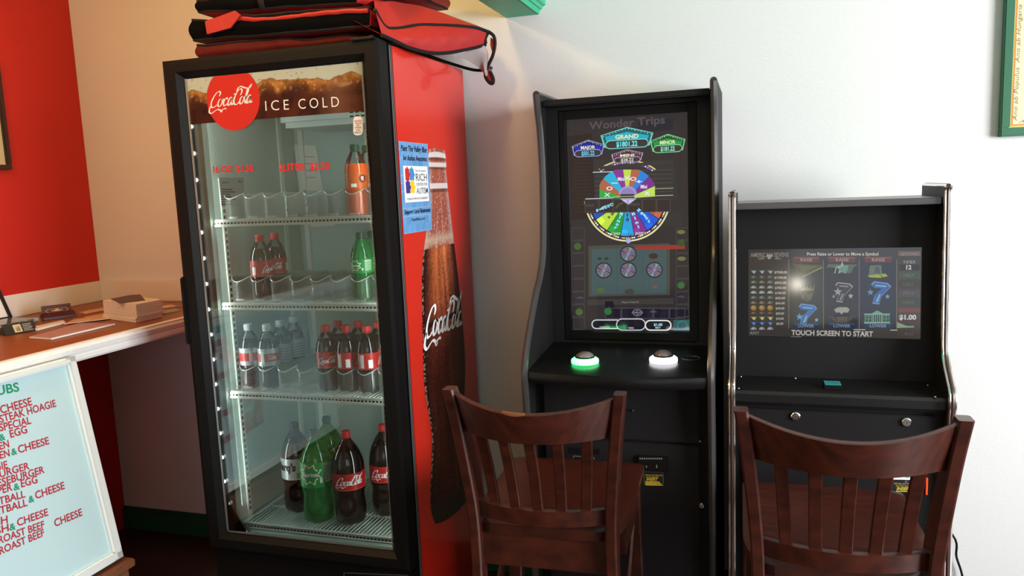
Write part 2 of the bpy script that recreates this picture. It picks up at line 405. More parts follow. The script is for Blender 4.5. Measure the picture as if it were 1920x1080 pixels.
bt = Vector((-2.060, 0, 1.0845)); bb = Vector((-1.955, 0, .4215)); upb = (bt-bb).normalized(); nb = Vector((0, -1, 0)).cross(upb); nb = nb if nb.x > 0 else -nb
BL = (bt-bb).length; YR = 1.868; YL0 = .95
bpl = Plane((bb.x, YR, bb.z), nb, (0, 1, 0))
t = thing('menu_board', (bb.x, 1.4, bb.z), 'white framed glass menu board of red and green letters leaning under the counter', 'menu board')
def bpt(a, b, o=0): return bpl.pt(a, b, o)
def bbox(mb, a0, a1, b0, b1, o0, o1, mi=0):
    P = [bpt(a, b, o) for o in (o0, o1) for a, b in ((a0, b0), (a1, b0), (a1, b1), (a0, b1))]
    mb.add(P, [[3, 2, 1, 0], [4, 5, 6, 7], [0, 1, 5, 4], [1, 2, 6, 5], [2, 3, 7, 6], [3, 0, 4, 7]], mi)
ALU = mat('board_aluminium', S(226, 228, 226), .35, spec=.6)
m = MB(); wl = YL0-YR
bbox(m, wl, 0, 0, BL-.06, -.045, -.022)
m.build('back_panel', mat('board_back', S(120, 110, 100), .6), t, smooth=0)
m = MB()
for (a0, a1, b0, b1) in ((-.035, 0, 0, BL), (wl, wl+.035, 0, BL), (wl, 0, 0, .03), (wl, 0, BL-.022, BL)):
    bbox(m, a0, a1, b0, b1, -.022, .0); bbox(m, a0+.008, a1-.010, b0+.006, b1-.006, .0, .008)
m.build('frame', ALU, t, smooth=0)
m = MB(); bbox(m, wl+.03, -.03, .026, BL-.02, -.021, -.008); m.build('letter_panel', mat('board_panel_glass', S(196, 222, 226), .12, coat=.5), t, smooth=0)
BP = Plane(bpt(0, 0, -.0072), nb, (0, 1, 0))
INKS = [mat('board_red_letters', S(178, 44, 58), .5), mat('board_green_letters', S(30, 140, 104), .5)]
def row(txt, x0, y0, x1, y1, h, mi=0): m = MB(); text(m, BP, txt, (x0, y0), (x1, y1), h, 0, off=0, bold=.022); m.build('lettering', INKS[mi], t, smooth=0)
row('SUBS', -18, 744, 37, 733, 18, 1)
row('CHEESE', 2, 776, 61, 759, 16); row('STEAK HOAGIE', 1, 793, 106, 762, 15); row('SPECIAL', 0, 809, 59, 794, 15)
row('&', 0, 827, 11, 824, 13, 1); row('EGG', 20, 821, 52, 811, 15)
row('CHICKEN', -50, 858, 18, 838, 15); row('CHICKEN', -50, 875, 19, 855, 15); row('&', 22, 854, 33, 851, 13, 1); row('CHEESE', 35, 850, 93, 832, 15)
row('HOAGIE', -46, 893, 15, 877, 15); row('HAMBURGER', -52, 911, 56, 879, 15); row('CHEESEBURGER', -40, 924, 84, 886, 15)
row('PEPPER', -30, 936, 24, 919, 15); row('&', 26, 920, 38, 917, 13, 1); row('EGG', 40, 914, 71, 905, 15)
row('MEATBALL', -36, 957, 48, 932, 15); row('MEATBALL', -36, 975, 52, 948, 15); row('&', 54, 943, 65, 940, 13, 1); row('CHEESE', 67, 936, 122, 916, 15)
row('FISH', -22, 990, 15, 980, 15); row('FISH', -22, 1007, 17, 995, 15); row('&', 18, 995, 30, 992, 13, 1); row('CHEESE', 33, 987, 91, 966, 15)
row('ROAST BEEF', -2, 1020, 84, 989, 15); row('CHEESE', 103, 988, 155, 966, 15); row('ROAST BEEF', 0, 1040, 84, 1004, 15)

# things on the counter
TOP = PZ(1.1125)
def card(mb, pts, z0, th, mi=0, side=None):
    P = [PZ(z0+th).at(x, y) for x, y in pts]; n = len(P)
    V = P+[Vector((p.x, p.y, z0)) for p in P]
    mb.add(V, [list(range(n)), list(range(n, 2*n))[::-1]], mi); mb.add(V, [[i, (i+1) % n, n+(i+1) % n, n+i] for i in range(n)], mi if side is None else side)
def lowest(mb): return Vector((sum(v.x for v in mb.v)/len(mb.v), sum(v.y for v in mb.v)/len(mb.v), min(v.z for v in mb.v)))
Z0 = 1.1136
# two stacks of white flyers (lower slab and a taller one)
a = TOP.at(213, 600); b = TOP.at(255, 606); c = TOP.at(305, 595)
ux = (c-b); uy = (a-b)
m = MB()
def stack(mb, o, ux, uy, z0, z1, n, jit, mi):
    for k in range(n):
        za = z0+(z1-z0)*k/n; zb = z0+(z1-z0)*(k+1)/n-.0003; j = Vector((random.uniform(-jit, jit), random.uniform(-jit, jit), 0))
        P = [o+j, o+ux+j, o+ux+uy+j, o+uy+j]
        mb.add([Vector((p.x, p.y, z)) for z in (za, zb) for p in P], [[3, 2, 1, 0], [4, 5, 6, 7], [0, 1, 5, 4], [1, 2, 6, 5], [2, 3, 7, 6], [3, 0, 4, 7]], mi)
stack(m, b, ux, uy*1.5, Z0, Z0+.016, 7, .0008, 0)
m.build('flyer_stack', [PAPER], origin=lowest(m), smooth=0, top=('short stack of white flyers at the bottom of the paper pile', 'flyers'))
m = MB(); stack(m, b+Vector((.004, .004, 0)), ux*.97, uy*1.5, Z0+.0168, Z0+.070, 28, .0012, 0)
m.build('flyer_stack', [PAPER], origin=lowest(m), smooth=0, top=('tall stack of white flyers on top of the shorter stack', 'flyers'))
m = MB(); bz = Z0+.0705; card(m, [(208, 560), (245, 553), (263, 552), (272, 562), (225, 568)], bz, .002)
m.build('booklet', [mat('booklet_purple', S(92, 70, 78), .6)], origin=lowest(m), smooth=0, top=('dark purple booklet lying on top of the flyer pile', 'booklet'))
# business card holder
t0 = TOP.at(110, 597); t = thing('card_holder', (t0.x, t0.y, Z0), 'burgundy leather business card holder with gold emblem on the counter', 'card holder')
BURG = mat('burgundy_leather', S(72, 26, 30), .4, bump=.2, bscale=300)
m = MB(); dv = (TOP.at(140, 592)-TOP.at(78, 600)); dv.z = 0; L = dv.length; ang = math.atan2(dv.y, dv.x)
rot = Matrix.Rotation(ang, 3, 'Z')
def hold(v): return t0+rot @ Vector(v)+Vector((0, 0, Z0-t0.z))
pr = [(-.022, 0), (.03, 0), (.034, .008), (.03, .02), (.012, .026), (-.004, .024), (-.022, .01)]
bmb = MB(); bmb.prism(pr, 0, -L/2, L/2, bevel=.004); bmb.v = [hold(v) for v in bmb.v]; bmb.build('holder_base', BURG, t)
bmb = MB(); bmb.add([(-L*.44, .006, .012), (L*.44, .006, .012), (L*.44, .020, .052), (-L*.44, .020, .052), (-L*.44, .012, .012), (L*.44, .012, .012), (L*.44, .026, .052), (-L*.44, .026, .052)], [[0, 1, 2, 3], [7, 6, 5, 4], [0, 4, 5, 1], [1, 5, 6, 2], [2, 6, 7, 3], [3, 7, 4, 0]])
bmb.v = [hold(v) for v in bmb.v]; bmb.build('holder_flap', BURG, t, smooth=0)
bmb = MB(); hx = [(-.8, 0), (-.62, .36), (.62, .36), (.8, 0), (.62, -.36), (-.62, -.36)]
def fl(u, v, o=.0006): return hold((u*L*.44, .013+v*.007-.003-o, .032+v*.02))
for k in range(6):
    a, b = hx[k], hx[(k+1) % 6]; bmb.add([fl(*a), fl(*b), fl(b[0]*.94, b[1]*.88), fl(a[0]*.94, a[1]*.88)], [[0, 1, 2, 3]])
for (u, v, ww, hh) in ((0, .16, .12, .12), (0, 0, .4, .07), (0, -.12, .25, .05)): bmb.add([fl(u-ww, v-hh), fl(u+ww, v-hh), fl(u+ww, v+hh), fl(u-ww, v+hh)], [[0, 1, 2, 3]])
bmb.build('emblem', mat('emblem_gold', S(196, 160, 120), .4), t, smooth=0)
# tent card
t0 = TOP.at(12, 630); t1 = TOP.at(70, 620); d = t1-t0; d.z = 0
t = thing('tent_card', (t0.x, t0.y, Z0), 'small black tent card with a pale picture on the counter edge', 'tent card')
nrm = Vector((d.y, -d.x, 0)).normalized(); nrm = nrm if nrm.x > 0 else -nrm
apex = (t0+t1)/2-nrm*.022; apex.z = 0
m = MB(); hgt = .036
A0, A1 = Vector((t0.x, t0.y, Z0)), Vector((t1.x, t1.y, Z0)); B0, B1 = A0-nrm*.022+Vector((0, 0, hgt)), A1-nrm*.022+Vector((0, 0, hgt)); C0, C1 = A0-nrm*.05, A1-nrm*.05
m.add([A0, A1, B1, B0, C0, C1], [[0, 1, 2, 3], [3, 2, 5, 4], [0, 3, 4], [1, 5, 2], [0, 4, 5, 1]]); m.build('card', mat('tent_black', S(26, 24, 24), .5), t, smooth=0)
fn = (A1-A0).cross(B0-A0).normalized(); fn = fn if fn.x > 0 else -fn
def tp(u, v): return A0+(A1-A0)*u+(B0-A0)*v+fn*.0006
m = MB(); m.add([tp(.3, .12), tp(.55, .12), tp(.55, .85), tp(.3, .85)], [[0, 1, 2, 3]], 0)
m.add([tp(.36, .25), tp(.5, .25), tp(.5, .7), tp(.36, .7)], [[0, 1, 2, 3]], 2)
for k in range(5): m.add([tp(.60, .15+.15*k), tp(.60+.3*(1-.12*(k % 2)), .15+.15*k), tp(.60+.3*(1-.12*(k % 2)), .21+.15*k), tp(.60, .21+.15*k)], [[0, 1, 2, 3]], 1)
m.v = [v+fn*.0 for v in m.v]; m.build('print', [mat('tent_picture', S(196, 180, 140), .6), mat('tent_text', S(170, 165, 150), .6), mat('tent_picture_dark', S(120, 70, 40), .6)], t, smooth=0)
# sheets, cards and magazines
sheets = [
 ('magazine', [(55, 631), (150, 605), (216, 606), (96, 634)], .006, S(176, 140, 140), 'thin magazine with a pink cover lying nearest the counter edge', 'magazine', 0),
 ('paper_pad', [(64, 612), (118, 600), (122, 603), (70, 616), (66, 616)], .008, S(228, 222, 210), 'white pad of paper lying behind the tent card', 'paper', 0),
 ('envelope', [(120, 607), (140, 598), (212, 590), (206, 597)], .002, S(214, 178, 146), 'pale peach envelope fanned out beside the flyer pile', 'envelope', 1),
 ('envelope', [(148, 585), (206, 574), (212, 578), (160, 588)], .002, S(220, 176, 140), 'peach envelope lying farthest back beside the flyer pile', 'envelope', 0),
 ('envelope', [(158, 594), (205, 585), (210, 592), (174, 598)], .002, S(208, 160, 110), 'tan envelope lying in the middle of the fanned paper', 'envelope', 0),
 ('leaflet', [(305, 573), (322, 571), (332, 574), (306, 578)], .002, S(214, 178, 160), 'small pink leaflet to the right of the flyer pile', 'leaflet', 0),
 ('leaflet', [(304, 582), (330, 578), (338, 582), (304, 588)], .002, S(150, 150, 132), 'grey green leaflet lying in front of the pink leaflet', 'leaflet', 0),
 ('leaflet', [(326, 577), (340, 576), (353, 577), (334, 579)], .0015, S(60, 40, 38), 'dark leaflet lying beside the fridge end of the counter', 'leaflet', 0)]
for nm, pts, th, colr, lab, cat, lv in sheets:
    m = MB(); card(m, pts, Z0+.003*lv, th, 0, 1); m.build(nm, [mat('sheet_%d' % len(MATS), colr, .55, var=.12, vscale=30), PAPER], origin=lowest(m), smooth=0, top=(lab, cat))
# acrylic tray and standing brochure frame at the left edge
m = MB(); o = TOP.at(30, 612); m.box((-2.80, 1.98, Z0), (-2.66, 2.27, Z0+.016), bevel=.003)
m.build('clear_tray', clear_mat('acrylic', (.94, .95, .93, 1), 1, (.9, .88, .82, 1), .25), origin=lowest(m), top=('low clear acrylic tray beside the standing brochure frame', 'tray'))
o = TOP.at(20, 600)
t = thing('brochure_stand', (-2.84, 2.23, Z0), 'black framed brochure holder standing against the red wall', 'brochure holder')
ex = Vector((.04, 1, 0)).normalized(); bk = Vector((-.20, -.17, 1)).normalized(); base = Vector((-2.838, 2.302, Z0+.0035)); hh = .225
def bs(mb, u0, u1, v0, v1, o0, o1, mi=0):
    nn = ex.cross(bk).normalized(); nn = nn if nn.x > 0 else -nn
    P = [base+ex*u+bk*v+nn*oo for oo in (o0, o1) for u, v in ((u0, v0), (u1, v0), (u1, v1), (u0, v1))]
    mb.add(P, [[3, 2, 1, 0], [4, 5, 6, 7], [0, 1, 5, 4], [1, 2, 6, 5], [2, 3, 7, 6], [3, 0, 4, 7]], mi)
m = MB(); 
for q in ((-.16, 0, 0, .012), (-.014, .0, 0, hh*.64), (-.16, -.146, 0, hh*.64), (-.16, 0, hh*.64-.012, hh*.64)): bs(m, *q, -.004, .006)
m.build('frame', mat('stand_black', S(24, 22, 22), .4), t, smooth=0)
m = MB(); bs(m, -.15, -.01, .01, hh*.63, -.003, .001, 0); bs(m, -.15, .012, hh*.64, hh*.70, -.003, .001, 0); bs(m, -.15, .014, hh*.70, hh*.86, -.003, .001, 2); bs(m, -.15, .018, hh*.86, hh, -.003, .001, 1); m.build('brochure', [PAPER, mat('brochure_blue', S(70, 140, 180), .5), mat('brochure_dark', S(50, 48, 50), .5)], t, smooth=0)

# ------------------------------------------------------------------ fridge
FX0, FX1, FY0, FYB, FY1, FZ = -1.797, -1.036, 2.080, 2.167, 2.766, 2.0
fr = thing('drinks_fridge', ((FX0+FX1)/2, (FYB+FY1)/2, 0), 'tall glass door drinks fridge with red sides and a bottle picture', 'fridge')
IX0, IX1, IY0, IY1, IZ0, IZ1 = -1.750, -1.083, 2.172, 2.715, .37, 1.955
m = MB()
m.box((FX0, FYB, .06), (IX0, FY1, FZ), 0, bevel=.003); m.box((IX1, FYB, .06), (FX1, FY1, FZ), 0, bevel=.003)
m.box((IX0, IY1, .06), (IX1, FY1, FZ), 0); m.box((IX0, FYB, IZ1), (IX1, IY1, FZ), 1); m.box((IX0, FYB, .06), (IX1, IY1, IZ0-.002), 1)
m.build('cabinet_body', [REDF, BLACKP], fr, smooth=30)
m = MB(); e = .002
m.box((IX0, IY0, IZ0), (IX0+e, IY1, IZ1)); m.box((IX1-e, IY0, IZ0), (IX1, IY1, IZ1)); m.box((IX0, IY1-e, IZ0), (IX1, IY1, IZ1)); m.box((IX0, IY0, IZ1-e), (IX1, IY1, IZ1)); m.box((IX0, IY0, IZ0), (IX1, IY1, IZ0+e))
m.build('liner', LINER, fr, smooth=0)
m = MB(); m.box((FX0+.001, 2.150, .07), (FX1-.001, FYB-.001, FZ-.002))
m = MB()
for (a, b, c, d) in ((FX0, IX0-.005, .06, FZ-.001), (IX1+.005, FX1-.0005, .06, FZ-.001), (IX0-.005, IX1+.005, IZ1-.003, FZ-.001), (IX0-.005, IX1+.005, .06, IZ0)):
    m.box((a, 2.146, c), (b, FYB-.0005, d))
m.box((IX0-.022, 2.140, IZ0), (IX0+.004, 2.174, IZ1)); m.box((IX1-.004, 2.140, IZ0), (IX1+.022, 2.174, IZ1))
m.build('front_frame', BLACKP, fr, smooth=0)
m = MB()
for (a, b, c, d) in ((FX0+.01, FX0+.03, .375, FZ-.012), (FX1-.03, FX1-.006, .375, FZ-.012), (FX0+.01, FX1-.006, FZ-.03, FZ-.012), (FX0+.01, FX1-.006, .372, .39)):
    m.box((a, 2.134, c), (b, 2.146, d))
m.box((FX1-.012, 2.150, .07), (FX1-.0002, 2.154, FZ-.004), 1); m.box((FX1-.012, 2.160, .07), (FX1-.0002, 2.163, FZ-.004), 1)
m.build('gasket', [GASKET, mat('gasket_trim', S(120, 120, 118), .4)], fr, smooth=0)
# door
GX0, GX1, GZ0, GZ1 = -1.727, -1.098, .426, 1.942
DZ0 = .364
door = MB(); dd = .134-.080
for (a, b, c, d) in ((FX0, GX0, DZ0, FZ), (GX1, FX1, DZ0, FZ), (GX0, GX1, GZ1, FZ), (GX0, GX1, DZ0, GZ0)):
    pass
def door_ring(mb, x0, x1, z0, z1, X0, X1, Z0_, Z1_, yo, yi):
    """bevelled door frame: outer rectangle at yo sloping to the inner rectangle at yi"""
    O = [(x0, z0), (x1, z0), (x1, z1), (x0, z1)]; I = [(X0, Z0_), (X1, Z0_), (X1, Z1_), (X0, Z1_)]
    V = [(a, yo, b) for a, b in O]+[(a+(.012 if k in (0, 3) else -.012), yo-.006, b+(.012 if k in (0, 1) else -.012)) for k, (a, b) in enumerate(O)]
    V += [(a+(-.02 if k in (0, 3) else .02), yo-.006, b+(-.02 if k in (0, 1) else .02)) for k, (a, b) in enumerate(I)]+[(a, yi, b) for a, b in I]+[(a+(-.05 if k in (0, 3) else .04), 2.134, b+(-.03 if k in (0, 1) else .02)) for k, (a, b) in enumerate(I)]+[(a, 2.134, b) for a, b in O]
    F = []
    for r in range(5):
        for k in range(4): F.append([r*4+k, r*4+(k+1) % 4, (r+1)*4+(k+1) % 4, (r+1)*4+k])
    for k in range(4): F.append([20+k, 20+(k+1) % 4, (k+1) % 4, k])
    mb.add(V, F)
door_ring(door, FX0, FX1, DZ0, FZ, GX0, GX1, GZ0, GZ1, 2.080, 2.096)
door = door.build('door', BLACKP, fr, smooth=25)
m = MB(); m.box((GX0, 2.094, GZ0), (GX1, 2.100, GZ1)); m.build('glass_pane', GLASS, door, smooth=0)
m = MB()
for q in ((GX0, GX0+.006, GZ0, GZ1), (GX0, GX1, GZ0, GZ0+.004), (GX1-.002, GX1, GZ0, GZ1)): m.box((q[0], 2.0905, q[2]), (q[1], 2.0938, q[3]))
m.build('glass_trim', mat('glass_trim', S(168, 166, 164), .35, metal=.8), door, smooth=0)
m = MB(); m.box((FX0-.006, 2.066, 1.085), (FX0+.010, 2.120, 1.31), bevel=.005); m.build('door_handle', BLACKP, door)
m = MB(); m.box((FX1-.085, 2.070, FZ), (FX1-.01, 2.15, FZ+.008), bevel=.002); m.tube([(FX1-.03, 2.10, FZ), (FX1-.03, 2.10, FZ+.014)], .009, 10); m.build('hinge', mat('hinge_black', S(40, 38, 38), .35, metal=.6), fr)
# printed banner on the glass: white fizz over amber ice over dark cola
HP = PY(2.0935)
def banner(u, v):
    # v 0 bottom .. 1 top: pale fizz, ice lumps at the surface, dark cola below
    N = lambda a, b, c: noise.noise(Vector((u*a, v*b, c)))
    x = u*9; sfc = .74+.05*math.sin(x*1.3+.4)+.13*max(0, math.sin(x*1.55+1.2))**2+.05*noise.noise(Vector((x*2.4, 0, 3)))-(.16 if u < .1 else .16*max(0, 1-(u-.1)/.08))
    n3 = N(80, 16, 2)
    if v > sfc:
        c = [.46, .48, .40]
        if n3 > .52: c = [.24, .20, .13]
    else:
        d = (sfc-v)/.75; g = N(9, 2.2, 1); e = N(24, 6, 7); f = N(60, 14, 4)
        k = max(0, min(1, 1-d*2.0+.55*g)); k2 = k*k
        c = [.055+.045*g+.40*k2, .012+.008*g+.165*k2, .008+.028*k2]
        if k > .35 and e > .18: c = [c[0]+.20*(e-.1)*2, c[1]+.15*(e-.1)*2, c[2]+.06*(e-.1)*2]
        if e < -.25: c = [q*.6 for q in c]
        if f > .42 and d < .35: c = [min(.8, q*1.5+.08) for q in c]
        if d < .035: c = [.20, .11, .035]
        h = max(0, 1-abs(u-.86)/.12); c = [q*(1-.5*h)+.5*h*r for q, r in zip(c, (.22, .095, .05))]
    return tuple(min(.9, max(.003, q)) for q in c)+(1,)
m = MB(); nu, nv = 230, 52; bz0, bz1 = 1.800, GZ1-.001
m.grid(lambda u, v: Vector((GX0+.006+u*(GX1-GX0-.010), 2.0936, bz0+v*(bz1-bz0))), nu, nv)
m.c = [banner(i/nu, j/nv) for j in range(nv+1) for i in range(nu+1)]
m.build('printed_banner', art_mat('banner_print', .5, .12), door, smooth=0)
m = MB(); cx, cz, rr = -1.5545, 1.868, .0975
pts = []
for k in range(64):
    a = 2*math.pi*k/64; pts.append(Vector((cx+rr*math.cos(a), 2.0931, min(bz1, cz+rr*math.sin(a)))))
m.add(pts, [list(range(64))], 0)
m.build('logo_disc', mat('logo_red', S(200, 26, 20), .3), door, smooth=0)
m = MB()
script_on(m, PY(2.0928), (392, 203), (474, 193), 1, 0, .98, .085)
m.build('logo_script', [WHITEINK, WHITEINK], door, smooth=0); m = MB()
text(m, PY(2.0930), 'ICE', (498, 208), (542, 205.5), 20, 1, 0, -.008, 0, 1.45); m.build('banner_lettering', [WHITEINK, WHITEINK], door, smooth=0); m = MB()
text(m, PY(2.0930), 'COLD', (560, 204.5), (636, 200), 20, 1, 0, -.008, 0, 1.45)
m.build('banner_lettering', [WHITEINK, WHITEINK], door, smooth=0)
m = MB(); G = PY(2.0934)
text(m, G, '16 OZ  $1.50', (400, 323.5), (475, 321), 12, 0, 0, .03); m.build('price_lettering', REDINK, door, smooth=0); m = MB(); text(m, G, '2LITRE  $2.50', (523, 320.5), (618, 317), 13, 0, 0, .03)
m.build('price_lettering', REDINK, door, smooth=0)
m = MB(); G = PY(2.0934)
pts = [(663+2*(k == 0), 222) for k in ()]
o0 = [(662.5, 224), (665, 219), (671, 218), (677, 219), (680, 223), (680.5, 246), (678, 252), (671, 254), (664.5, 252.5), (662.5, 248)]
poly(m, G, o0, 0, 0)
for tx, y, hpx, mi in (('BALANCE', 228.5, 3.6, 1), ('WHAT YOU', 232.5, 2.6, 2), ('EAT', 236.6, 3.2, 2), ('DRINK', 241, 3.6, 1), ('& DO', 245.5, 3.2, 2), ('ENJOY', 250, 3.2, 2)):
    wd = {'EAT': 6, '& DO': 8}.get(tx, 13); text(m, G, tx, (671.5-wd/2, y), (671.5+wd/2, y-.4), hpx, mi, .0003, .02)
m.build('can_sticker', [WHITEINK, REDINK, BLACKINK], door, smooth=0)
# light strips
LED = mat('led_glow', (1, 1, 1, 1), .3, emit=(.95, 1, .97, 1), estr=9)
LEDM = None
for xs, sgn in ((-1.757, 1), (-1.079, -1)):
    m = MB(); m.box((xs-.016, 2.138, .44), (xs+.012, 2.156, 1.93), 0, bevel=.002)
    m.build('light_strip', [mat('led_channel', S(70, 70, 68), .35)], fr)
    par = bpy.context.scene.objects[-1] if False else [c for c in fr.children if c.name.startswith('light_strip')][-1]
    for k in range(17):
        z = .50+k*.0865
        if LEDM is None:
            g = MB(); g.lathe([(.0001, -.006), (.004, -.004), (.0055, 0), (.004, .004), (.0001, .006)], 8, 0); bo = g.build('bulb', LED, par, origin=(0, 0, 0)); LEDM = bo
        else:
            bo = LEDM.copy(); COL.objects.link(bo); bo.parent = par
        bo.location = Vector((xs+.002, 2.1365, z))-root_loc(par)
    l = area('fridge_light', (xs+sgn*.018, 2.185, 1.2), (xs+sgn*.5, 2.45, 1.2), .012, 1.45, 1.6, (.90, 1.0, .95)); 
# slotted pilasters
m = MB()
for (a, b) in (((IX0+.002, 2.235, .40), (IX0+.008, 2.255, 1.63)), ((IX0+.03, 2.7, .40), (IX0+.05, 2.713, 1.93)), ((IX0+.002, 2.60, .40), (IX0+.008, 2.62, 1.93)), ((-1.43, 2.703, .40), (-1.40, 2.713, 1.93))): m.box(a, b)
for k in range(70):
    z = .44+k*.021
    if z < 1.60: m.box((IX0+.0075, 2.241, z), (IX0+.0085, 2.249, z+.012), 1)
    m.box((-1.42, 2.7022, z), (-1.41, 2.7035, z+.012), 1)
m.build('shelf_standards', [WIRE, DARK], fr, smooth=0)
# evaporator cover at the top of the inside
m = MB(); m.box((-1.62, 2.42, 1.80), (-1.10, 2.71, 1.95), bevel=.02)
for k in range(9):
    for j in range(3): m.box((-1.33+k*.022, 2.4195, 1.82+j*.014), (-1.316+k*.022, 2.421, 1.826+j*.014), 1)
m.build('fan_cover', [mat('fan_cover_white', S(205, 215, 208), .5), DARK], fr)
# wire shelves
SHZ = {1: 1.486, 2: 1.202, 3: .890, 4: .412}
for k, zt in SHZ.items():
    m = MB(); x0, x1, y0, y1 = IX0+.006, IX1-.006, 2.192, 2.695
    m.box((x0, y0, zt-.006), (x1, y0+.008, zt+.004), bevel=.002); m.box((x0-.002, y0-.003, zt-.020), (x1+.002, y0+.006, zt-.012), bevel=.002)
    for j in range(48): m.box((x0+.006+j*(x1-x0-.02)/47, y0, zt-.0125), (x0+.010+j*(x1-x0-.02)/47, y0+.005, zt-.0055))
    m.box((x0, y0+.002, zt-.013), (x1, y0+.003, zt-.006), 1)
    for xx in (x0, x1): m.tube([(xx, y0, zt-.004), (xx, y1, zt-.004)], .0045, 6)
    for yy in (y0+.17, y0+.34, y1): m.tube([(x0, yy, zt-.008), (x1, yy, zt-.008)], .004, 6)
    for j in range(44):
        xx = x0+.010+j*(x1-x0-.02)/43; m.tube([(xx, y0+.004, zt-.0025), (xx, y1, zt-.0025)], .0019, 5, caps=False)
    m.build('wire_shelf', [WIRE, DARK], fr)
# nutrition card on the liner
m = MB(); NP = Plane((IX0+.0145, 0, 0), (1, 0, 0), (0, 1, 0))
poly(m, NP, [(410, 333), (457, 333), (459, 384), (416, 388)], 0, 0)
for k in range(7): poly(m, NP, [(415, 354+k*4.6), (436+6*math.sin(k*2), 354+k*4.6), (436+6*math.sin(k*2), 356.5+k*4.6), (415, 356.5+k*4.6)], 1, .0005)
text(m, NP, 'Johan', (416, 344), (430, 343), 4, 1, .0005, .02); text(m, NP, 'Rx', (447, 343), (455, 342), 5, 1, .0005, .02)
m.build('notice_card', [mat('notice_grey', S(150, 158, 158), .6), BLACKINK], fr, smooth=0)
# papers posted on the back of the liner
for pts, rows in (([(550, 271), (592, 273), (606, 358), (562, 360)], 4), ([(566, 363), (621, 362), (628, 423), (574, 426)], 5)):
    m = MB(); BPl = PY(2.7085); poly(m, BPl, pts, 0, 0)
    (ax, ay), (bx, by), (cx_, cy_), (dx, dy) = pts
    for k in range(rows):
        v = .25+.6*k/rows; L = (ax+(dx-ax)*v+6, ay+(dy-ay)*v); Rr = (bx+(cx_-bx)*v-6-5*(k % 2), by+(cy_-by)*v)
        stroke(m, BPl, [L, Rr], 1.3, 1, .0005)
    m.build('posted_notice', [PAPER, mat('notice_text', S(150, 150, 146), .7)], fr, smooth=0)
# grille under the door
m = MB(); m.box((FX0+.004, 2.100, .06), (FX1-.004, 2.146, .355), bevel=.004); g1 = m.build('grille', BLACKP, fr)
m = MB()
for k in range(14): m.box((FX0+.06, 2.0985, .085+k*.012), (FX1-.30, 2.1005, .091+k*.012))
m.build('grille_slots', DARK, g1, smooth=0)
m = MB(); pl = PY(2.0995)
stroke(m, pl, [(645, 1074), (765, 1079), (765, 1094), (645, 1089)], 1.6, 0, 0, True); m.build('badge_outline', mat('badge_grey', S(90, 90, 90), .4), g1, smooth=0)
for (x, y) in ((FX0+.05, 2.2), (FX1-.05, 2.2), (FX0+.05, 2.7), (FX1-.05, 2.7)):
    m = MB(); m.tube([(x, y, 0), (x, y, .062)], .02, 12); m.build('foot', BLACKP, fr)
# printed bottle on the side (flat picture on the red panel)
SP = PXp(FX1)
prof_l = [(1.694, 2.405), (1.66, 2.394), (1.64, 2.395), (1.632, 2.400), (1.55, 2.392), (1.49, 2.378), (1.43, 2.350), (1.37, 2.320), (1.31, 2.298), (1.24, 2.286), (1.14, 2.276), (1.04, 2.267), (.96, 2.262), (.90, 2.264), (.85, 2.272), (.78, 2.292), (.71, 2.302), (.65, 2.290), (.60, 2.276), (.54, 2.262), (.49, 2.257), (.45, 2.266), (.414, 2.288)]
prof_r = [(1.694, 2.545), (1.66, 2.553), (1.64, 2.551), (1.632, 2.546), (1.55, 2.556), (1.49, 2.566), (1.43, 2.576), (1.37, 2.588), (1.31, 2.600), (1.24, 2.612), (1.14, 2.626), (1.04, 2.637), (.96, 2.642), (.90, 2.638), (.85, 2.626), (.78, 2.604), (.71, 2.594), (.65, 2.606), (.60, 2.620), (.54, 2.634), (.49, 2.640), (.45, 2.630), (.414, 2.606)]
def pr_at(P, z):
    for (a, b), (c, d) in zip(P, P[1:]):
        if a >= z >= c: return b+(d-b)*(a-z)/(a-c)
    return P[-1][1]
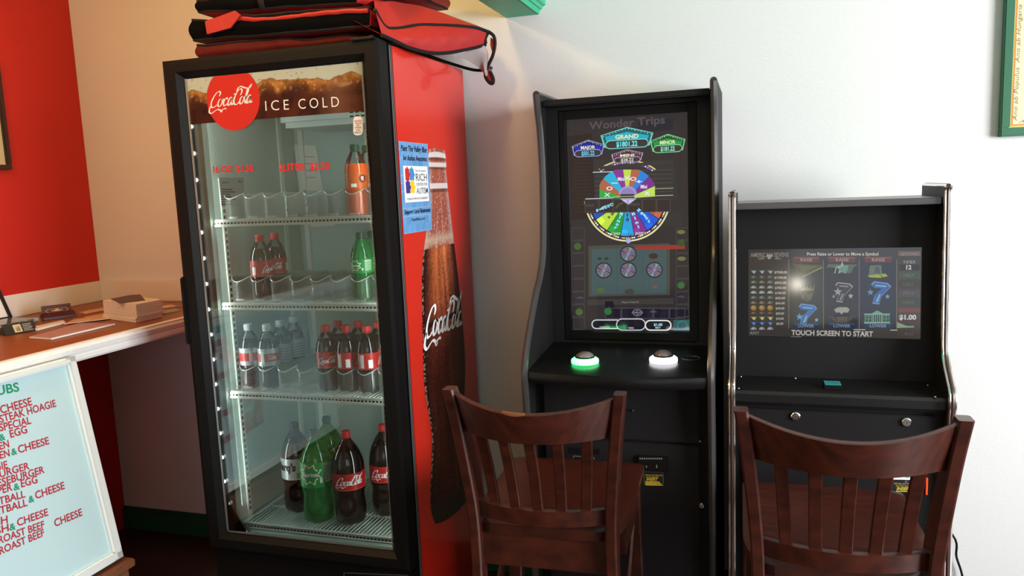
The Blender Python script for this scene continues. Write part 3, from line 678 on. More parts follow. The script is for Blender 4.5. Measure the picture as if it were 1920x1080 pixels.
def bottle_col(u, v):
    # u 0 front .. 1 back, v 0 bottom .. 1 top: glass neck, foam line, amber shoulders, dark body
    N = lambda a, b, c: noise.noise(Vector((u*a, v*b, c)))
    edge = abs(u-.5)*2; streak = N(14, 5, 3); drop = N(30, 150, 9); big = N(5, 14, 4)
    mixc = lambda c, d, t: [a*(1-t)+b*t for a, b in zip(c, d)]
    if v > .745:
        c = [.36+.08*big, .085+.03*big, .05]
        c = mixc(c, (.56, .44, .40), max(0, min(.8, (edge-.62)*1.7)))
        c = mixc(c, (.70, .58, .52), max(0, streak-.22)*1.2)
        if drop > .48: c = mixc(c, (.80, .72, .68), .6)
        if drop < -.40: c = [q*.55 for q in c]
        for z, w in ((.962, .006), (.905, .007), (.985, .006)):
            if abs(v-z) < w: c = mixc(c, (.82, .78, .76), .75)
            elif 0 < z-v < w*2.2: c = [q*.5 for q in c]
        if v < .785: c = mixc(c, (.56, .40, .28), .75*(1-abs(v-.765)/.02 if abs(v-.765) < .02 else 0))
    else:
        k = max(0, min(1, (v-.46)/.27)); core = max(0, 1-((u-.52)/.40)**2)
        c = [.050+.075*core+.36*k*core, .008+.008*core+.095*k*core, .006+.004*core+.022*k*core]
        c = [q*(1+.55*streak+.35*big) for q in c]
        if .60 < u < .68 and streak > -.25: c = [q*1.35+.012 for q in c]
        if drop > .46: c = [min(.5, q*1.9+.02) for q in c]
        if drop < -.36: c = [q*.5 for q in c]
        if edge > .84: c = [q*.35 for q in c]
        if abs(v-.545) < .007 and u < .92: c = [.012, .004, .004]
        if v < .30: c = [q*(.50+.5*v/.30)+.004*max(0, big) for q in c]
        if u < .05 and drop > .10: c = [.30, .20, .14] if v > .12 else [.16, .11, .07]
        if v < .05: c = [.020+.012*streak, .018+.01*streak, .012]
        if v < .20 and drop > .2: c = [c[0]+.02, c[1]+.018, c[2]+.010]
    return tuple(max(.002, min(.85, q)) for q in c)+(1,)
m = MB(); nu, nv = 60, 420; zt, zb = 1.694, .414
def bpnt(u, v):
    z0 = zb+(zt-zb)*v; a = pr_at(prof_l, z0); b = pr_at(prof_r, z0); y = a+(b-a)*u
    tilt = -.20*(y-(a+b)/2)*(1 if v < .3 else max(0, 1-(v-.3)/.15))
    end = .02*(1-(2*u-1)**2)*(-1 if v < .5 else 1)*(max(0, 1-v/.06)+max(0, (v-.97)/.03)*.4)
    return Vector((FX1+.0007, y, z0+tilt*.6+end))
m.grid(bpnt, nu, nv); m.c = [bottle_col(i/nu, j/nv) for j in range(nv+1) for i in range(nu+1)]
m.build('bottle_picture', art_mat('bottle_print', .35, .25), fr, smooth=0)
m = MB(); sa = Vector((FX1+.0014, 2.284, 1.075)); sd = Vector((0, .345, -.018))
script(m, lambda x, y: sa+sd*x+Vector((0, 0, .345))*y, .125, 0)
m.build('side_logo', WHITEINK, fr, smooth=0)
# blue brick sticker with the puzzle logo
m = MB()
def brick(u, v):
    r = int(v*11); off = .5*(r % 2); fu = (u*5+off) % 1; fv = (v*11) % 1
    h = noise.noise(Vector((math.floor(u*5+off)*3.1, r*2.3, 1)))
    base = (.13+.05*h, .33+.08*h, .62+.10*h)
    if fu < .07 or fv < .10: base = (.26, .42, .62)
    return base+(1,)
ya, yb, za, zb2 = 2.172, 2.394, 1.428, 1.712
nu, nv = 70, 80
m.grid(lambda u, v: Vector((FX1+.0018, ya+(yb-ya)*u, za+(zb2-za)*v)), nu, nv); m.c = [brick(i/nu, j/nv) for j in range(nv+1) for i in range(nu+1)]
st = m.build('charity_sticker', art_mat('sticker_print', .45), fr, smooth=0)
m = MB(); TP = Plane((FX1+.0022, ya, za), (1, 0, 0), (0, 1, 0)); W_, H_ = yb-ya, zb2-za
def rect(mb, u0, u1, v0, v1, mi, off): mb.add([TP.pt(u*W_, v*H_, off) for u, v in ((u0, v0), (u1, v0), (u1, v1), (u0, v1))], [[0, 1, 2, 3]], mi)
def word(mb, s, u0, v0, u1, h, mi, off=.0008, bold=.0, shear=0):
    V, F, wd = glyphs(s, bold, shear); mb.add([TP.pt((u0+(u1-u0)*x/wd)*W_, (v0+y*h/CAPH)*H_, off) for x, y in V], F, mi)
word(m, 'Paint The Valley Blue', .06, .90, .95, .065, 0, shear=.2, bold=.01); word(m, 'for Autism Awareness', .12, .80, .94, .06, 0, shear=.2, bold=.01)
rect(m, .10, .94, .34, .74, 1, .0003)
for (u0, v0, mi) in ((.15, .58, 2), (.30, .58, 3), (.15, .44, 4), (.30, .44, 5)):
    rect(m, u0, u0+.14, v0, v0+.13, mi, .0006)
    for (du, dv, mm) in ((.07, .13, mi), (.14, .065, mi)):
        V = [TP.pt((u0+du+.028*math.cos(a))*W_, (v0+dv+.022*math.sin(a))*H_, .0009) for a in [2*math.pi*k/10 for k in range(10)]]; m.add(V, [list(range(10))], mm)
word(m, 'RICH', .50, .575, .90, .085, 6, bold=.005); word(m, 'CENTER FOR', .50, .52, .90, .035, 6); word(m, 'AUTISM', .50, .43, .91, .07, 6, bold=.005)
word(m, 'YOUNGSTOWN STATE UNIVERSITY', .16, .365, .90, .026, 6); word(m, 'Paint the Support', .50, .68, .88, .02, 6)
word(m, 'Support Local Businesses', .06, .215, .97, .05, 0, shear=.2, bold=.01); word(m, 'PaintItBlue.com', .28, .13, .74, .035, 0)
m.build('sticker_print', [mat('sticker_ink', S(20, 26, 60), .5), WHITEINK, mat('puzzle_red', S(206, 40, 44), .5), mat('puzzle_blue', S(60, 140, 200), .5), mat('puzzle_purple', S(70, 50, 140), .5), mat('puzzle_yellow', S(240, 200, 40), .5), mat('sticker_grey', S(70, 74, 84), .5)], st, smooth=0)

# ------------------------------------------------------------------ bottle organisers on the shelves
FROST = clear_mat('frosted_plastic', (.97, .98, .97, 1), .6, (.86, .9, .88, 1), .13, .2)
RIM = clear_mat('frosted_rim', (.95, .97, .96, 1), .6, (.9, .93, .9, 1), .85, .2)
LANES = [-1.700+.0775*k for k in range(8)]
LANE_Y = 2.262
def lane_mesh():
    m = MB(); r = .0382; pts = [(-r, .37)]+[(-r*math.cos(math.radians(a)), -r*math.sin(math.radians(a))) for a in range(0, 181, 12)]+[(r, .37)]
    hz_ = lambda q: .066 if q[1] > .1 else .070+.018*abs(q[0]/r)**1.6
    for (a, b) in zip(pts, pts[1:]):
        a_, b_ = h, h
        back = a[1] > .05 or b[1] > .05
        m.add([(a[0], a[1], .001), (b[0], b[1], .001), (b[0], b[1], hz_(b)), (a[0], a[1], hz_(a))], [[0, 1, 2, 3]], 0)
    m.tube([(p[0], p[1], hz_(p)) for p in pts[1:-1]], .0020, 6, 1)
    m.box((-.016, -.030, .004), (.016, -.022, .010), 1)
    m.add([(-r, 0, .002), (r, 0, .002), (r, .37, .002), (-r, .37, .002)], [[0, 1, 2, 3]], 0)
    return m
lane0 = None
for k, (nm, lab) in {1: ('top', 'frosted plastic bottle organiser on the top fridge shelf beside the orange bottles'), 2: ('second', 'frosted plastic bottle organiser on the second fridge shelf with two colas'), 3: ('third', 'frosted plastic bottle organiser on the third fridge shelf with silver capped bottles')}.items():
    t = thing('bottle_organiser', (0, 0, SHZ[k]+.001), lab, 'bottle organiser', 'bottle organisers on the fridge shelves')
    t.location = (LANES[0], LANE_Y, SHZ[k]+.0012)
    for x in LANES:
        if lane0 is None:
            lane0 = lane_mesh().build('lane', [FROST, RIM], t, origin=(0, 0, 0)); o = lane0
        else:
            o = lane0.copy(); COL.objects.link(o); o.parent = t
        o.location = (x-LANES[0], 0, 0)

# ------------------------------------------------------------------ bottles
PET = clear_mat('clear_bottle', (.96, .98, .97, 1), 1.0, ior=1.6)
GPET = clear_mat('green_bottle', (.30, .85, .42, 1), 1.0, (.05, .62, .16, 1), .42, ior=1.6)
COLA = mat('cola', S(26, 12, 10), .06, spec=.7)
ORNG = mat('orange_soda', S(240, 96, 30), .12, spec=.6)
CAPR = mat('cap_red', S(200, 24, 24), .4); CAPS = mat('cap_silver', S(196, 204, 204), .35); CAPG = mat('cap_green', S(24, 70, 44), .4); CAPK = mat('cap_dark', S(40, 22, 24), .4)
LRED = mat('label_red', S(190, 26, 28), .35); LSIL = mat('label_silver', S(186, 192, 194), .35, metal=.3); LGRN = mat('label_green', S(16, 150, 60), .4); LORG = mat('label_orange', S(226, 100, 30), .4)
P20 = [(.012, .003), (.026, .0), (.0325, .004), (.0345, .014), (.034, .03), (.0325, .05), (.0315, .066), (.033, .078), (.0362, .088), (.0365, .10), (.0365, .14), (.0358, .150), (.033, .163), (.028, .178), (.021, .192), (.0155, .202), (.0135, .207), (.0135, .214)]
P2L = [(.018, .004), (.040, .0), (.050, .006), (.0545, .02), (.055, .055), (.0525, .078), (.0505, .095), (.0525, .112), (.0560, .125), (.0565, .15), (.0565, .195), (.0555, .212), (.0515, .232), (.044, .254), (.033, .275), (.022, .291), (.0155, .301), (.0142, .306), (.0142, .316)]
def resample(P, zs):
    out = list(P)
    for z in zs:
        for (a, b), (c, d) in zip(P, P[1:]):
            if b < z < d: out.append((a+(c-a)*(z-b)/(d-b), z))
    return sorted(out, key=lambda q: q[1]) if P[0][1] == 0 else [out[0]]+sorted(out[1:], key=lambda q: q[1])
def make_bottle(name, P, fill, liquid, shell, capm, labm, lab, loc, rz, text_label, art=None, group=None, petal=.16, extra=None):
    H_ = P[-1][1]; big = H_ > .3; s = 1.5 if big else 1
    t = thing(name, loc, text_label, 'bottle', group, rz)
    m = MB(); m.lathe(resample(P, [fill, fill+.0005]), 24, 0, petal=petal, mfun=lambda z: 0 if z < fill else 1); m.build('bottle_body', [liquid, shell], t, origin=(0, 0, 0), smooth=50)
    rc = P[-1][0]+.0012; zc = H_-.006
    m = MB(); prof = [(rc*.9, zc), (rc, zc+.001), (rc, zc+.015), (rc*.93, zc+.0185), (.0005, zc+.0188)]; m.lathe(prof, 20)
    for k in range(20): 
        a = 2*math.pi*k/20; m.box((rc*math.cos(a)-.0005, rc*math.sin(a)-.0005, zc+.002), (rc*math.cos(a)+.0005, rc*math.sin(a)+.0005, zc+.014))
    m.lathe([(rc*.96, zc-.005), (rc*1.02, zc-.004), (rc*1.02, zc-.001), (rc*.96, zc-.0005)], 20)
    m.build('cap', capm, t, origin=(0, 0, 0))
    if lab:
        z0, z1 = lab; m = MB(); rl = max(p[0] for p in P if z0-.02 <= p[1] <= z1+.02)+.0006
        m.lathe([(rl-.0012, z0), (rl, z0+.0005), (rl, z1-.0005), (rl-.0012, z1)], 28)
        lo_ = m.build('label', labm, t, origin=(0, 0, 0))
        if art:
            m = MB(); mats = art(m, rl+.0006, z0, z1); m.build('label_print', mats, lo_, origin=(0, 0, 0), smooth=0)
    return t
def wrap(r, a0, z0): return lambda x, y: Vector((r*math.sin(a0+x/r), -r*math.cos(a0+x/r), z0+y))
def patch(m, r, a0, a1, z0, z1, mi, n=6):
    f = lambda a, z: Vector((r*math.sin(a), -r*math.cos(a), z))
    for k in range(n):
        b0 = a0+(a1-a0)*k/n; b1 = a0+(a1-a0)*(k+1)/n; m.add([f(b0, z0), f(b1, z0), f(b1, z1), f(b0, z1)], [[0, 1, 2, 3]], mi)
def word_wrap(m, r, s, ac, wd, z0, h, mi, bold=.01, shear=0):
    V, F, L = glyphs(s, bold, shear); f = wrap(r, ac-wd/2/r, z0); m.add([f(x/L*wd, y*h/CAPH) for x, y in V], F, mi)
def art_coke(m, r, z0, z1):
    hgt = z1-z0; wd = min(1.75*r, hgt*2.5)
    f = wrap(r, -wd/2/r, z0+hgt*.33); script(m, lambda x, y: f(x*wd, y*wd*.95), .12, 0)
    patch(m, r, 1.35, 1.75, z0+hgt*.15, z0+hgt*.65, 0); patch(m, r, -1.9, -1.5, z0+hgt*.1, z0+hgt*.6, 0); patch(m, r, -2.7, -2.3, z0+hgt*.1, z0+hgt*.9, 0)
    patch(m, r, -1.1, 1.1, z0+.002, z0+.0035, 1, 14)
    return [WHITEINK, mat('label_gold', S(214, 120, 90), .4)]
def art_diet(m, r, z0, z1):
    h = z1-z0; patch(m, r+.0001, -3.1, 3.1, z0+h*.25, z0+h*.72, 1, 30)
    patch(m, r+.0004, -.62, -.30, z0+h*.2, z0+h*.86, 0); word_wrap(m, r+.0006, 'Coke', .45, .026, z0+h*.38, h*.28, 2, .03)
    return [WHITEINK, mat('diet_red', S(176, 40, 40), .4), mat('diet_gold', S(236, 200, 150), .4)]
def art_silver(m, r, z0, z1):
    h = z1-z0
    for k in range(5): patch(m, r, -.9, .7-.1*(k % 2), z0+h*(.12+.15*k), z0+h*(.16+.15*k), 0)
    return [mat('label_grey_text', S(120, 126, 130), .5)]
def art_barq(m, r, z0, z1):
    h = z1-z0; word_wrap(m, r, "Barq's", -.95, .085, z0+h*.45, h*.36, 0, .05, .15)
    for k in range(3): patch(m, r, -.2, .7, z0+h*(.10+.09*k), z0+h*(.14+.09*k), 0)
    return [BLACKINK]
def art_sprite(m, r, z0, z1):
    h = z1-z0; c0 = -.55
    f = lambda a, rr: wrap(r, c0, z0+h*.55)(rr*math.cos(a)*1.15, rr*math.sin(a))
    m.add([f(2*math.pi*k/16, h*(.46 if k % 2 else .30)) for k in range(16)], [list(range(16))], 0)
    f2 = lambda a, rr: wrap(r+.0003, c0, z0+h*.55)(rr*math.cos(a)*1.15, rr*math.sin(a))
    m.add([f2(2*math.pi*k/16, h*(.38 if k % 2 else .24)) for k in range(16)], [list(range(16))], 2)
    word_wrap(m, r+.0005, 'Sprite', c0, h*.62, z0+h*.48, h*.16, 0, .03)
    patch(m, r, .35, 1.0, z0+h*.18, z0+h*.95, 1); patch(m, r, .05, .2, z0+h*.2, z0+h*.36, 0)
    for k in range(6): patch(m, r+.0003, .4, .95, z0+h*(.26+.1*k), z0+h*(.29+.1*k), 2)
    return [WHITEINK, mat('label_pale', S(180, 206, 180), .5), LGRN]
def art_orange(m, r, z0, z1):
    h = z1-z0; f = lambda a, rr: wrap(r, .55, z0+h*.62)(rr*math.cos(a), rr*math.sin(a))
    m.add([f(2*math.pi*k/16, h*.26) for k in range(16)], [list(range(16))], 0); word_wrap(m, r+.0004, 'F', .55, h*.16, z0+h*.52, h*.24, 1, .03); patch(m, r, -.5, .0, z0+h*.08, z0+h*.3, 1)
    return [mat('label_navy', S(30, 30, 60), .4), WHITEINK]
def face(x, y): return math.atan2(-x, y)*-1   # turn so that the label looks at the camera side
def fz(x, y, extra=0): return math.atan2(0-x, -(0-y))*1.0*1+extra
def spot(base, z): 
    q = PZ(z).at(*base); return q
z2 = SHZ[2]+.004; z3 = SHZ[3]+.004; z1s = SHZ[1]+.004; z4 = SHZ[4]+.001
lx = LANES
def turn(x, y, ex=0):   # local -Y faces the camera when ex = 0
    return math.atan2(x, -y)+math.pi+ex if False else math.atan2(-(x), y)+ex
g2 = 'soft drink bottles on the second fridge shelf'; g3 = 'soft drink bottles on the third fridge shelf'; g4 = 'two litre bottles on the fridge floor'; g1_ = 'orange drink bottles on the top fridge shelf'
c20 = make_bottle('soda_bottle', P20, .176, COLA, PET, CAPR, LRED, (.084, .140), (lx[1], 2.264, z2), turn(-1.63, 2.27, .9), 'red capped cola bottle with red label, nearer the glass, on the second shelf', art_coke, g2)
dup(c20, (lx[1], 2.350, z2), turn(-1.6, 2.38, -.35), 'red capped cola bottle showing the white script, behind the nearer one', g2)
for (x, y, ex, lab) in ((lx[4], 2.262, -.10, 'red capped cola bottle, leftmost of the front row on the third shelf'), (lx[5], 2.262, 1.7, 'red capped cola bottle, second in the front row, showing its label side'), (lx[6], 2.262, 1.9, 'red capped cola bottle nearest the right end of the third shelf front row'),
                       (lx[4], 2.345, .8, 'red capped cola bottle behind the leftmost front one on the third shelf'), (lx[5], 2.345, .5, 'red capped cola bottle behind the second front one on the third shelf'), (lx[6], 2.345, .2, 'red capped cola bottle at the right end of the back row on the third shelf')):
    dup(c20, (x, y, z3), turn(x, y, ex), lab, g3)
make_bottle('soda_bottle', P20, .176, COLA, PET, CAPK, LRED, (.084, .140), (lx[6], 2.43, z3), turn(-1.2, 2.5), 'dark capped cola bottle standing farthest back on the third shelf', art_coke, g3)
d20 = make_bottle('soda_bottle', P20, .170, COLA, PET, CAPS, LSIL, (.084, .145), (lx[0], 2.264, z3), turn(-1.7, 2.3, .5), 'silver capped diet cola bottle at the left end of the third shelf', art_diet, g3)
dup(d20, (lx[1], 2.262, z3), turn(-1.64, 2.26, -.15), 'silver capped diet cola bottle with the red band label, nearest the glass', g3)
s20 = make_bottle('soda_bottle', P20, .170, COLA, PET, CAPS, LSIL, (.080, .145), (lx[1], 2.340, z3), turn(-1.63, 2.36), 'silver capped bottle with plain silver label, behind the red banded diet cola', art_silver, g3)
dup(s20, (lx[1], 2.425, z3), turn(-1.63, 2.45, .3), 'silver capped bottle with plain silver label, farthest back of the four', g3)
gr = make_bottle('soda_bottle', P20, .178, GPET, GPET, CAPG, LGRN, (.095, .14), (lx[6], 2.264, z2), turn(-1.2, 2.28, -.1), 'green lemon soda bottle nearer the glass on the second shelf', art_sprite, g2)
dup(gr, (lx[6], 2.345, z2), turn(-1.2, 2.37, .4), 'green lemon soda bottle behind the nearer green one', g2)
og = make_bottle('soda_bottle', P20, .165, ORNG, PET, CAPG, LORG, (.086, .135), (lx[6], 2.264, z1s), turn(-1.2, 2.3, .0), 'orange soda bottle nearer the glass on the top shelf', art_orange, g1_)
dup(og, (lx[6], 2.345, z1s), turn(-1.2, 2.4, .3), 'orange soda bottle behind the nearer orange one on the top shelf', g1_)
GCAP = mat('cap_green_dark', S(20, 66, 50), .4)
make_bottle('large_soda_bottle', P2L, .262, COLA, PET, CAPK, LSIL, (.130, .208), (-1.600, 2.345, z4), turn(-1.6, 2.345, .12), 'two litre root beer bottle with silver label, leftmost on the fridge floor', art_barq, g4)
sp = make_bottle('large_soda_bottle', P2L, .262, GPET, GPET, GCAP, LGRN, (.135, .225), (-1.478, 2.280, z4), turn(-1.478, 2.28, .1), 'two litre green lemon soda bottle between the two dark ones', art_sprite, g4)
dup(sp, (-1.518, 2.432, z4), turn(-1.5, 2.46, .6), 'two litre green bottle behind the front green one, mostly hidden', g4)
k2 = make_bottle('large_soda_bottle', P2L, .262, COLA, PET, CAPR, LRED, (.130, .190), (-1.358, 2.292, z4), turn(-1.358, 2.29, -.02), 'two litre cola bottle with red label, right of the green one', art_coke, g4)
dup(k2, (-1.262, 2.385, z4), turn(-1.26, 2.385, -.15), 'two litre cola bottle at the right end of the fridge floor', g4)

# ------------------------------------------------------------------ delivery bags on the fridge
BAGR = mat('bag_red_nylon', S(176, 34, 32), .6, bump=.35, bscale=500, var=.06, vscale=10)
BAGK = mat('bag_black_nylon', S(10, 9, 9), .9, spec=.05, bump=.3, bscale=500)
BAGT = mat('bag_binding', S(26, 22, 23), .7, spec=.25, bump=.3, bscale=700)
BAGG = mat('bag_grey_lining', S(158, 144, 142), .5)
def nz(p, s, k): return noise.noise(Vector((p.x*s+k, p.y*s, p.z*s)))
def soft_bag(name, lab, A, top, bottom, frontm=1, seed=0, wob=.010, strap=None, cloth=None):
    """A: four plan corners front-left, front-right, back-right, back-left; top/bottom: heights at these corners"""
    c = [Vector((p[0], p[1], 0)) for p in A]
    loc = sum(c, Vector())/4; loc.z = min(bottom)
    t = thing(name, loc, lab, 'delivery bag', 'red delivery bags stacked on the fridge')
    def bil(P, u, v): return P[0]*(1-u)*(1-v)+P[1]*u*(1-v)+P[2]*u*v+P[3]*(1-u)*v
    def edge(u, v): return min(1, 8*min(u, 1-u, v, 1-v)+.15)
    def tp_(u, v):
        p = bil(c, u, v); z = bil(top, u, v); q = Vector((p.x, p.y, z)); return q+Vector((0, 0, wob*nz(q, 7, seed)+wob*.5*nz(q, 19, seed+3)))+Vector((.006*nz(q, 9, seed+5), .006*nz(q, 9, seed+8), 0))
    def bp_(u, v):
        p = bil(c, u, v); z = bil(bottom, u, v); q = Vector((p.x, p.y, z)); return q+Vector((.006*nz(q, 9, seed+15), .006*nz(q, 9, seed+18), max(0, wob*.4*nz(q, 7, seed+2))))
    m = MB(); n = 16; m.grid(tp_, n, n, 0); m.grid(lambda u, v: bp_(u, 1-v), n, n, 0)
    def side(f):
        def g(u, v):
            a = bp_(*f(u)); b = tp_(*f(u)); q = a+(b-a)*v; cc = loc.copy(); cc.z = q.z
            return q+(q-cc).normalized()*(.012*math.sin(math.pi*v)+.006*nz(q, 14, seed+4)*math.sin(math.pi*v))
        return g
    fs = side(lambda u: (u, 0)); m.grid(fs, n, 6, frontm); m.grid(side(lambda u: (1, u)), n, 6, 0); m.grid(side(lambda u: (1-u, 1)), n, 6, 0); m.grid(side(lambda u: (0, 1-u)), n, 6, 0)
    m.build('bag_body', [cloth or BAGR, BAGK], t, smooth=60)
    per = [(k/n, 0) for k in range(n)]+[(1, k/n) for k in range(n)]+[(1-k/n, 1) for k in range(n)]+[(0, 1-k/n) for k in range(n)]
    m = MB(); m.tube([tp_(*p) for p in per], .0045, 6, closed=True); m.build('top_binding', BAGT, t)
    m = MB(); m.tube([bp_(*p)+Vector((0, 0, .003)) for p in per], .0045, 6, closed=True); m.build('bottom_binding', BAGT, t)
    if strap:
        m = MB(); m.tube([fs(strap+.01*math.sin(v*3), v)+Vector((0, -.004, 0)) for v in [k/8 for k in range(9)]]+[tp_(strap+.02, v)+Vector((0, 0, .004)) for v in (.05, .2, .4)], .010, 6, flat=.35); m.build('strap', BAGT, t)
    return t, tp_, bp_
B1 = soft_bag('delivery_bag', 'red delivery bag with shade put into its darker colour, lying flattest, directly on top of the fridge', [(-1.690, 2.125), (-1.10, 2.14), (-1.12, 2.66), (-1.66, 2.66)], [2.046, 2.026, 2.046, 2.046], [2.005, 2.005, 2.005, 2.005], 0, 1, .011, cloth=mat('bag_shaded_red_nylon', S(92, 24, 18), .7, spec=.15, bump=.35, bscale=500, var=.25, vscale=14))  # shade on the bottom bag's front is put into a darker red cloth
B2 = soft_bag('delivery_bag', 'red delivery bag with black open front, its right side drooping over the fridge edge', [(-1.700, 2.12), (-1.075, 2.11), (-1.10, 2.70), (-1.68, 2.70)], [2.124, 2.096, 2.12, 2.12], [2.060, 2.040, 2.060, 2.060], 1, 5, .012)
m = MB(); q0 = B2[1](0, 0)
P = [PY(2.098).at(x, y) for x, y in ((384, 40), (440, 20), (450, 28), (432, 52), (388, 64))]
m.add(P+[p+Vector((0, .006, 0)) for p in P], [[0, 1, 2, 3, 4], [9, 8, 7, 6, 5]]+[[k, (k+1) % 5, 5+(k+1) % 5, 5+k] for k in range(5)]); m.build('corner_flap', BAGR, B2[0])
m = MB(); m.tube([B2[1](u, 0)+Vector((0, -.007, -.012+.004*math.sin(u*9))) for u in [.18+.82*k/20 for k in range(21)]], .006, 6, flat=1.2); m.build('front_lip', BAGR, B2[0])
B3 = soft_bag('delivery_bag', 'red delivery bag with black straps, third up the stack', [(-1.67, 2.12), (-1.13, 2.14), (-1.13, 2.66), (-1.66, 2.68)], [2.185, 2.160, 2.19, 2.19], [2.142, 2.118, 2.145, 2.145], 1, 9, .014, strap=.42)
B5 = soft_bag('delivery_bag', 'dark topmost delivery bag, cut off by the top edge of the photo', [(-1.60, 2.16), (-1.045, 2.22), (-1.06, 2.70), (-1.60, 2.70)], [2.25, 2.25, 2.25, 2.25], [2.205, 2.180, 2.205, 2.205], 1, 13, .012)
# the bag that overhangs the right side of the fridge, with its flap hanging open
t = B2[0]
ys = [2.095, 2.16, 2.24, 2.34, 2.44, 2.54, 2.62, 2.675]
def eline(pix): return [PY(y).at(*p) for p, y in zip(pix, ys)]
up_l = eline([(703, 18), (722, 50), (748, 53), (785, 47), (825, 47), (866, 49), (896, 53), (917, 60)])
lo_l = eline([(716, 66), (738, 76), (768, 90), (806, 99), (838, 99), (868, 94), (892, 89), (910, 84)])
ridge = [Vector((p.x-.07-.10*min(1, i/2), p.y+.02, p.z+.045-.006*i)) for i, p in enumerate(up_l)]
ridge = eline([(701, 2), (716, 4), (742, 4), (775, 8), (812, 18), (850, 32), (886, 46), (914, 57)])
ridge = [p+(p-CAM).normalized()*.05 for p in ridge]
up_s, lo_s, ri_s = catmull(up_l, 4), catmull(lo_l, 4), catmull(ridge, 4)
back = [Vector((-1.12, p.y, 2.105)) for p in ri_s]
m = MB(); K = len(up_s)-1
def pick(L, u): 
    f = u*K; i = min(K-1, int(f)); return L[i].lerp(L[i+1], f-i)
def side_f(u, v):
    a = pick(lo_s, u); b = pick(up_s, u); q = a.lerp(b, v); bul = math.sin(math.pi*v)*math.sin(math.pi*min(1, u*1.1))
    return q+Vector((.022, -.008, 0))*bul+Vector((.010, -.004, 0))*(nz(q, 16, 2)+.5*nz(q, 40, 3))*bul
def top_f(u, v):
    a = pick(up_s, u); b = pick(ri_s, u); c_ = pick(back, u)
    q = a.lerp(b, min(1, v*2)) if v < .5 else b.lerp(c_, v*2-1)
    return q+Vector((0, 0, .006*nz(q, 9, 5)*min(1, v*3)))
m.grid(side_f, 40, 10, 0); m.grid(top_f, 40, 14, 0)
m.grid(lambda u, v: pick(lo_s, u).lerp(Vector((-1.12, pick(lo_s, u).y, 2.062)), v), 20, 4, 0)
m.build('side_panel', [BAGR], t, smooth=60)
m = MB(); m.tube(up_s, .0058, 7); m.build('side_binding', BAGT, t)
m = MB(); m.tube(lo_s, .0062, 7); m.build('side_binding', BAGT, t)
m = MB(); s2 = [PXp(FX1+.006).at(732, 80), PXp(FX1+.007).at(790, 100), PXp(FX1+.008).at(845, 119)]+[PY(2.70).at(888, 131), PY(2.70).at(914, 131)]
m.tube(catmull(s2, 6), [.0055]*25, 7); m.build('lower_binding', BAGK, t)
# hanging flap: grey lining towards the camera, bound in black
fl_in = [PY(y).at(*p) for p, y in (((845, 104), 2.50), ((868, 110), 2.58), ((890, 122), 2.66), ((903, 134), 2.69), ((912, 148), 2.70))]
fl_out = [PY(y).at(*p) for p, y in (((888, 92), 2.62), ((908, 86), 2.665), ((916, 100), 2.68), ((914, 120), 2.69), ((914, 140), 2.695))]
fi, fo_ = catmull(fl_in, 6), catmull(fl_out, 6); K2 = len(fi)-1
m = MB()
for off, mi in ((0, 0), (.004, 1)):
    m.grid(lambda u, v: fi[int(u*K2)].lerp(fo_[int(u*K2)], v)+Vector((0, off+.012*math.sin(3*u+4*v), 0)), K2, 6, mi)
m.build('flap', [BAGG, BAGR], t, smooth=60)
m = MB(); edge_ = [PY(2.675).at(917, 60), PY(2.68).at(926, 68), PY(2.685).at(928, 84), PY(2.69).at(924, 104), PY(2.695).at(916, 122), PY(2.70).at(910, 140), PY(2.70).at(915, 152), PY(2.70).at(923, 157), PY(2.70).at(925, 148), PY(2.70).at(919, 134)]
m.tube(catmull(edge_, 6), .0062, 7); m.tube(catmull([PY(2.672).at(914, 62), PY(2.67).at(909, 72), PY(2.67).at(910, 82)], 5), .008, 7); m.build('flap_binding', BAGT, t)
m = MB(); P = [PY(2.70).at(x, y) for x, y in ((914, 128), (921, 134), (926, 148), (922, 157), (914, 150), (911, 140))]
m.add(P+[p+Vector((0, .003, 0)) for p in P], [list(range(6)), list(range(11, 5, -1))]); m.build('flap_tab', BAGR, t, smooth=0); m = MB(); P = [PY(2.686).at(x, y) for x, y in ((920, 70), (925, 74), (926, 86), (922, 96), (919, 84))]
m.add(P+[p+Vector((0, .003, 0)) for p in P], [list(range(5)), list(range(9, 4, -1))]); m.build('flap_tab', BAGR, t, smooth=0)

# ------------------------------------------------------------------ tall game cabinet
X1L, X1R = -.675, -.1055
TH = .020
front1 = [(2.430, 1.850), (2.441, 1.80), (2.462, 1.73), (2.474, 1.60), (2.461, 1.434), (2.440, 1.33), (2.392, 1.262), (2.345, 1.222), (2.276, 1.145), (2.218, 1.075), (2.184, 1.012), (2.182, .965), (2.190, .88), (2.200, .74), (2.215, .40), (2.215, .0)]
front1 = [tuple(p) for p in catmull(front1, 4)]
def outline(fr_, yb, top_slope=0): return [(y, z) for y, z in fr_]+[(yb, 0.0), (yb, fr_[0][1]+top_slope)]
cab = thing('game_cabinet', ((X1L+X1R)/2, 2.5, 0), 'tall black video game cabinet with upright portrait screen and two lit buttons', 'game cabinet')
for x0 in (X1L, X1R-TH):
    m = MB(); m.prism(outline(front1, D-.01), 0, x0, x0+TH); sp_ = m.build('side_panel', BLACKM, cab, smooth=25)
    m = MB(); xc = x0+TH/2
    m.tube([(xc, y, z) for y, z in front1]+[(xc, D-.012, front1[0][1])][:0], .0112, 8); m.tube([(xc, front1[0][0], front1[0][1]), (xc, D-.012, front1[0][1])], .0112, 8)
    m.build('edge_trim', mat('trim_black', S(58, 55, 54), .32), sp_)
xi0, xi1 = X1L+TH+.0005, X1R-TH-.0005
m = MB(); m.box((xi0, 2.455, 1.812), (xi1, D-.012, 1.832), bevel=.004); m.build('top_panel', BLACKM, cab)
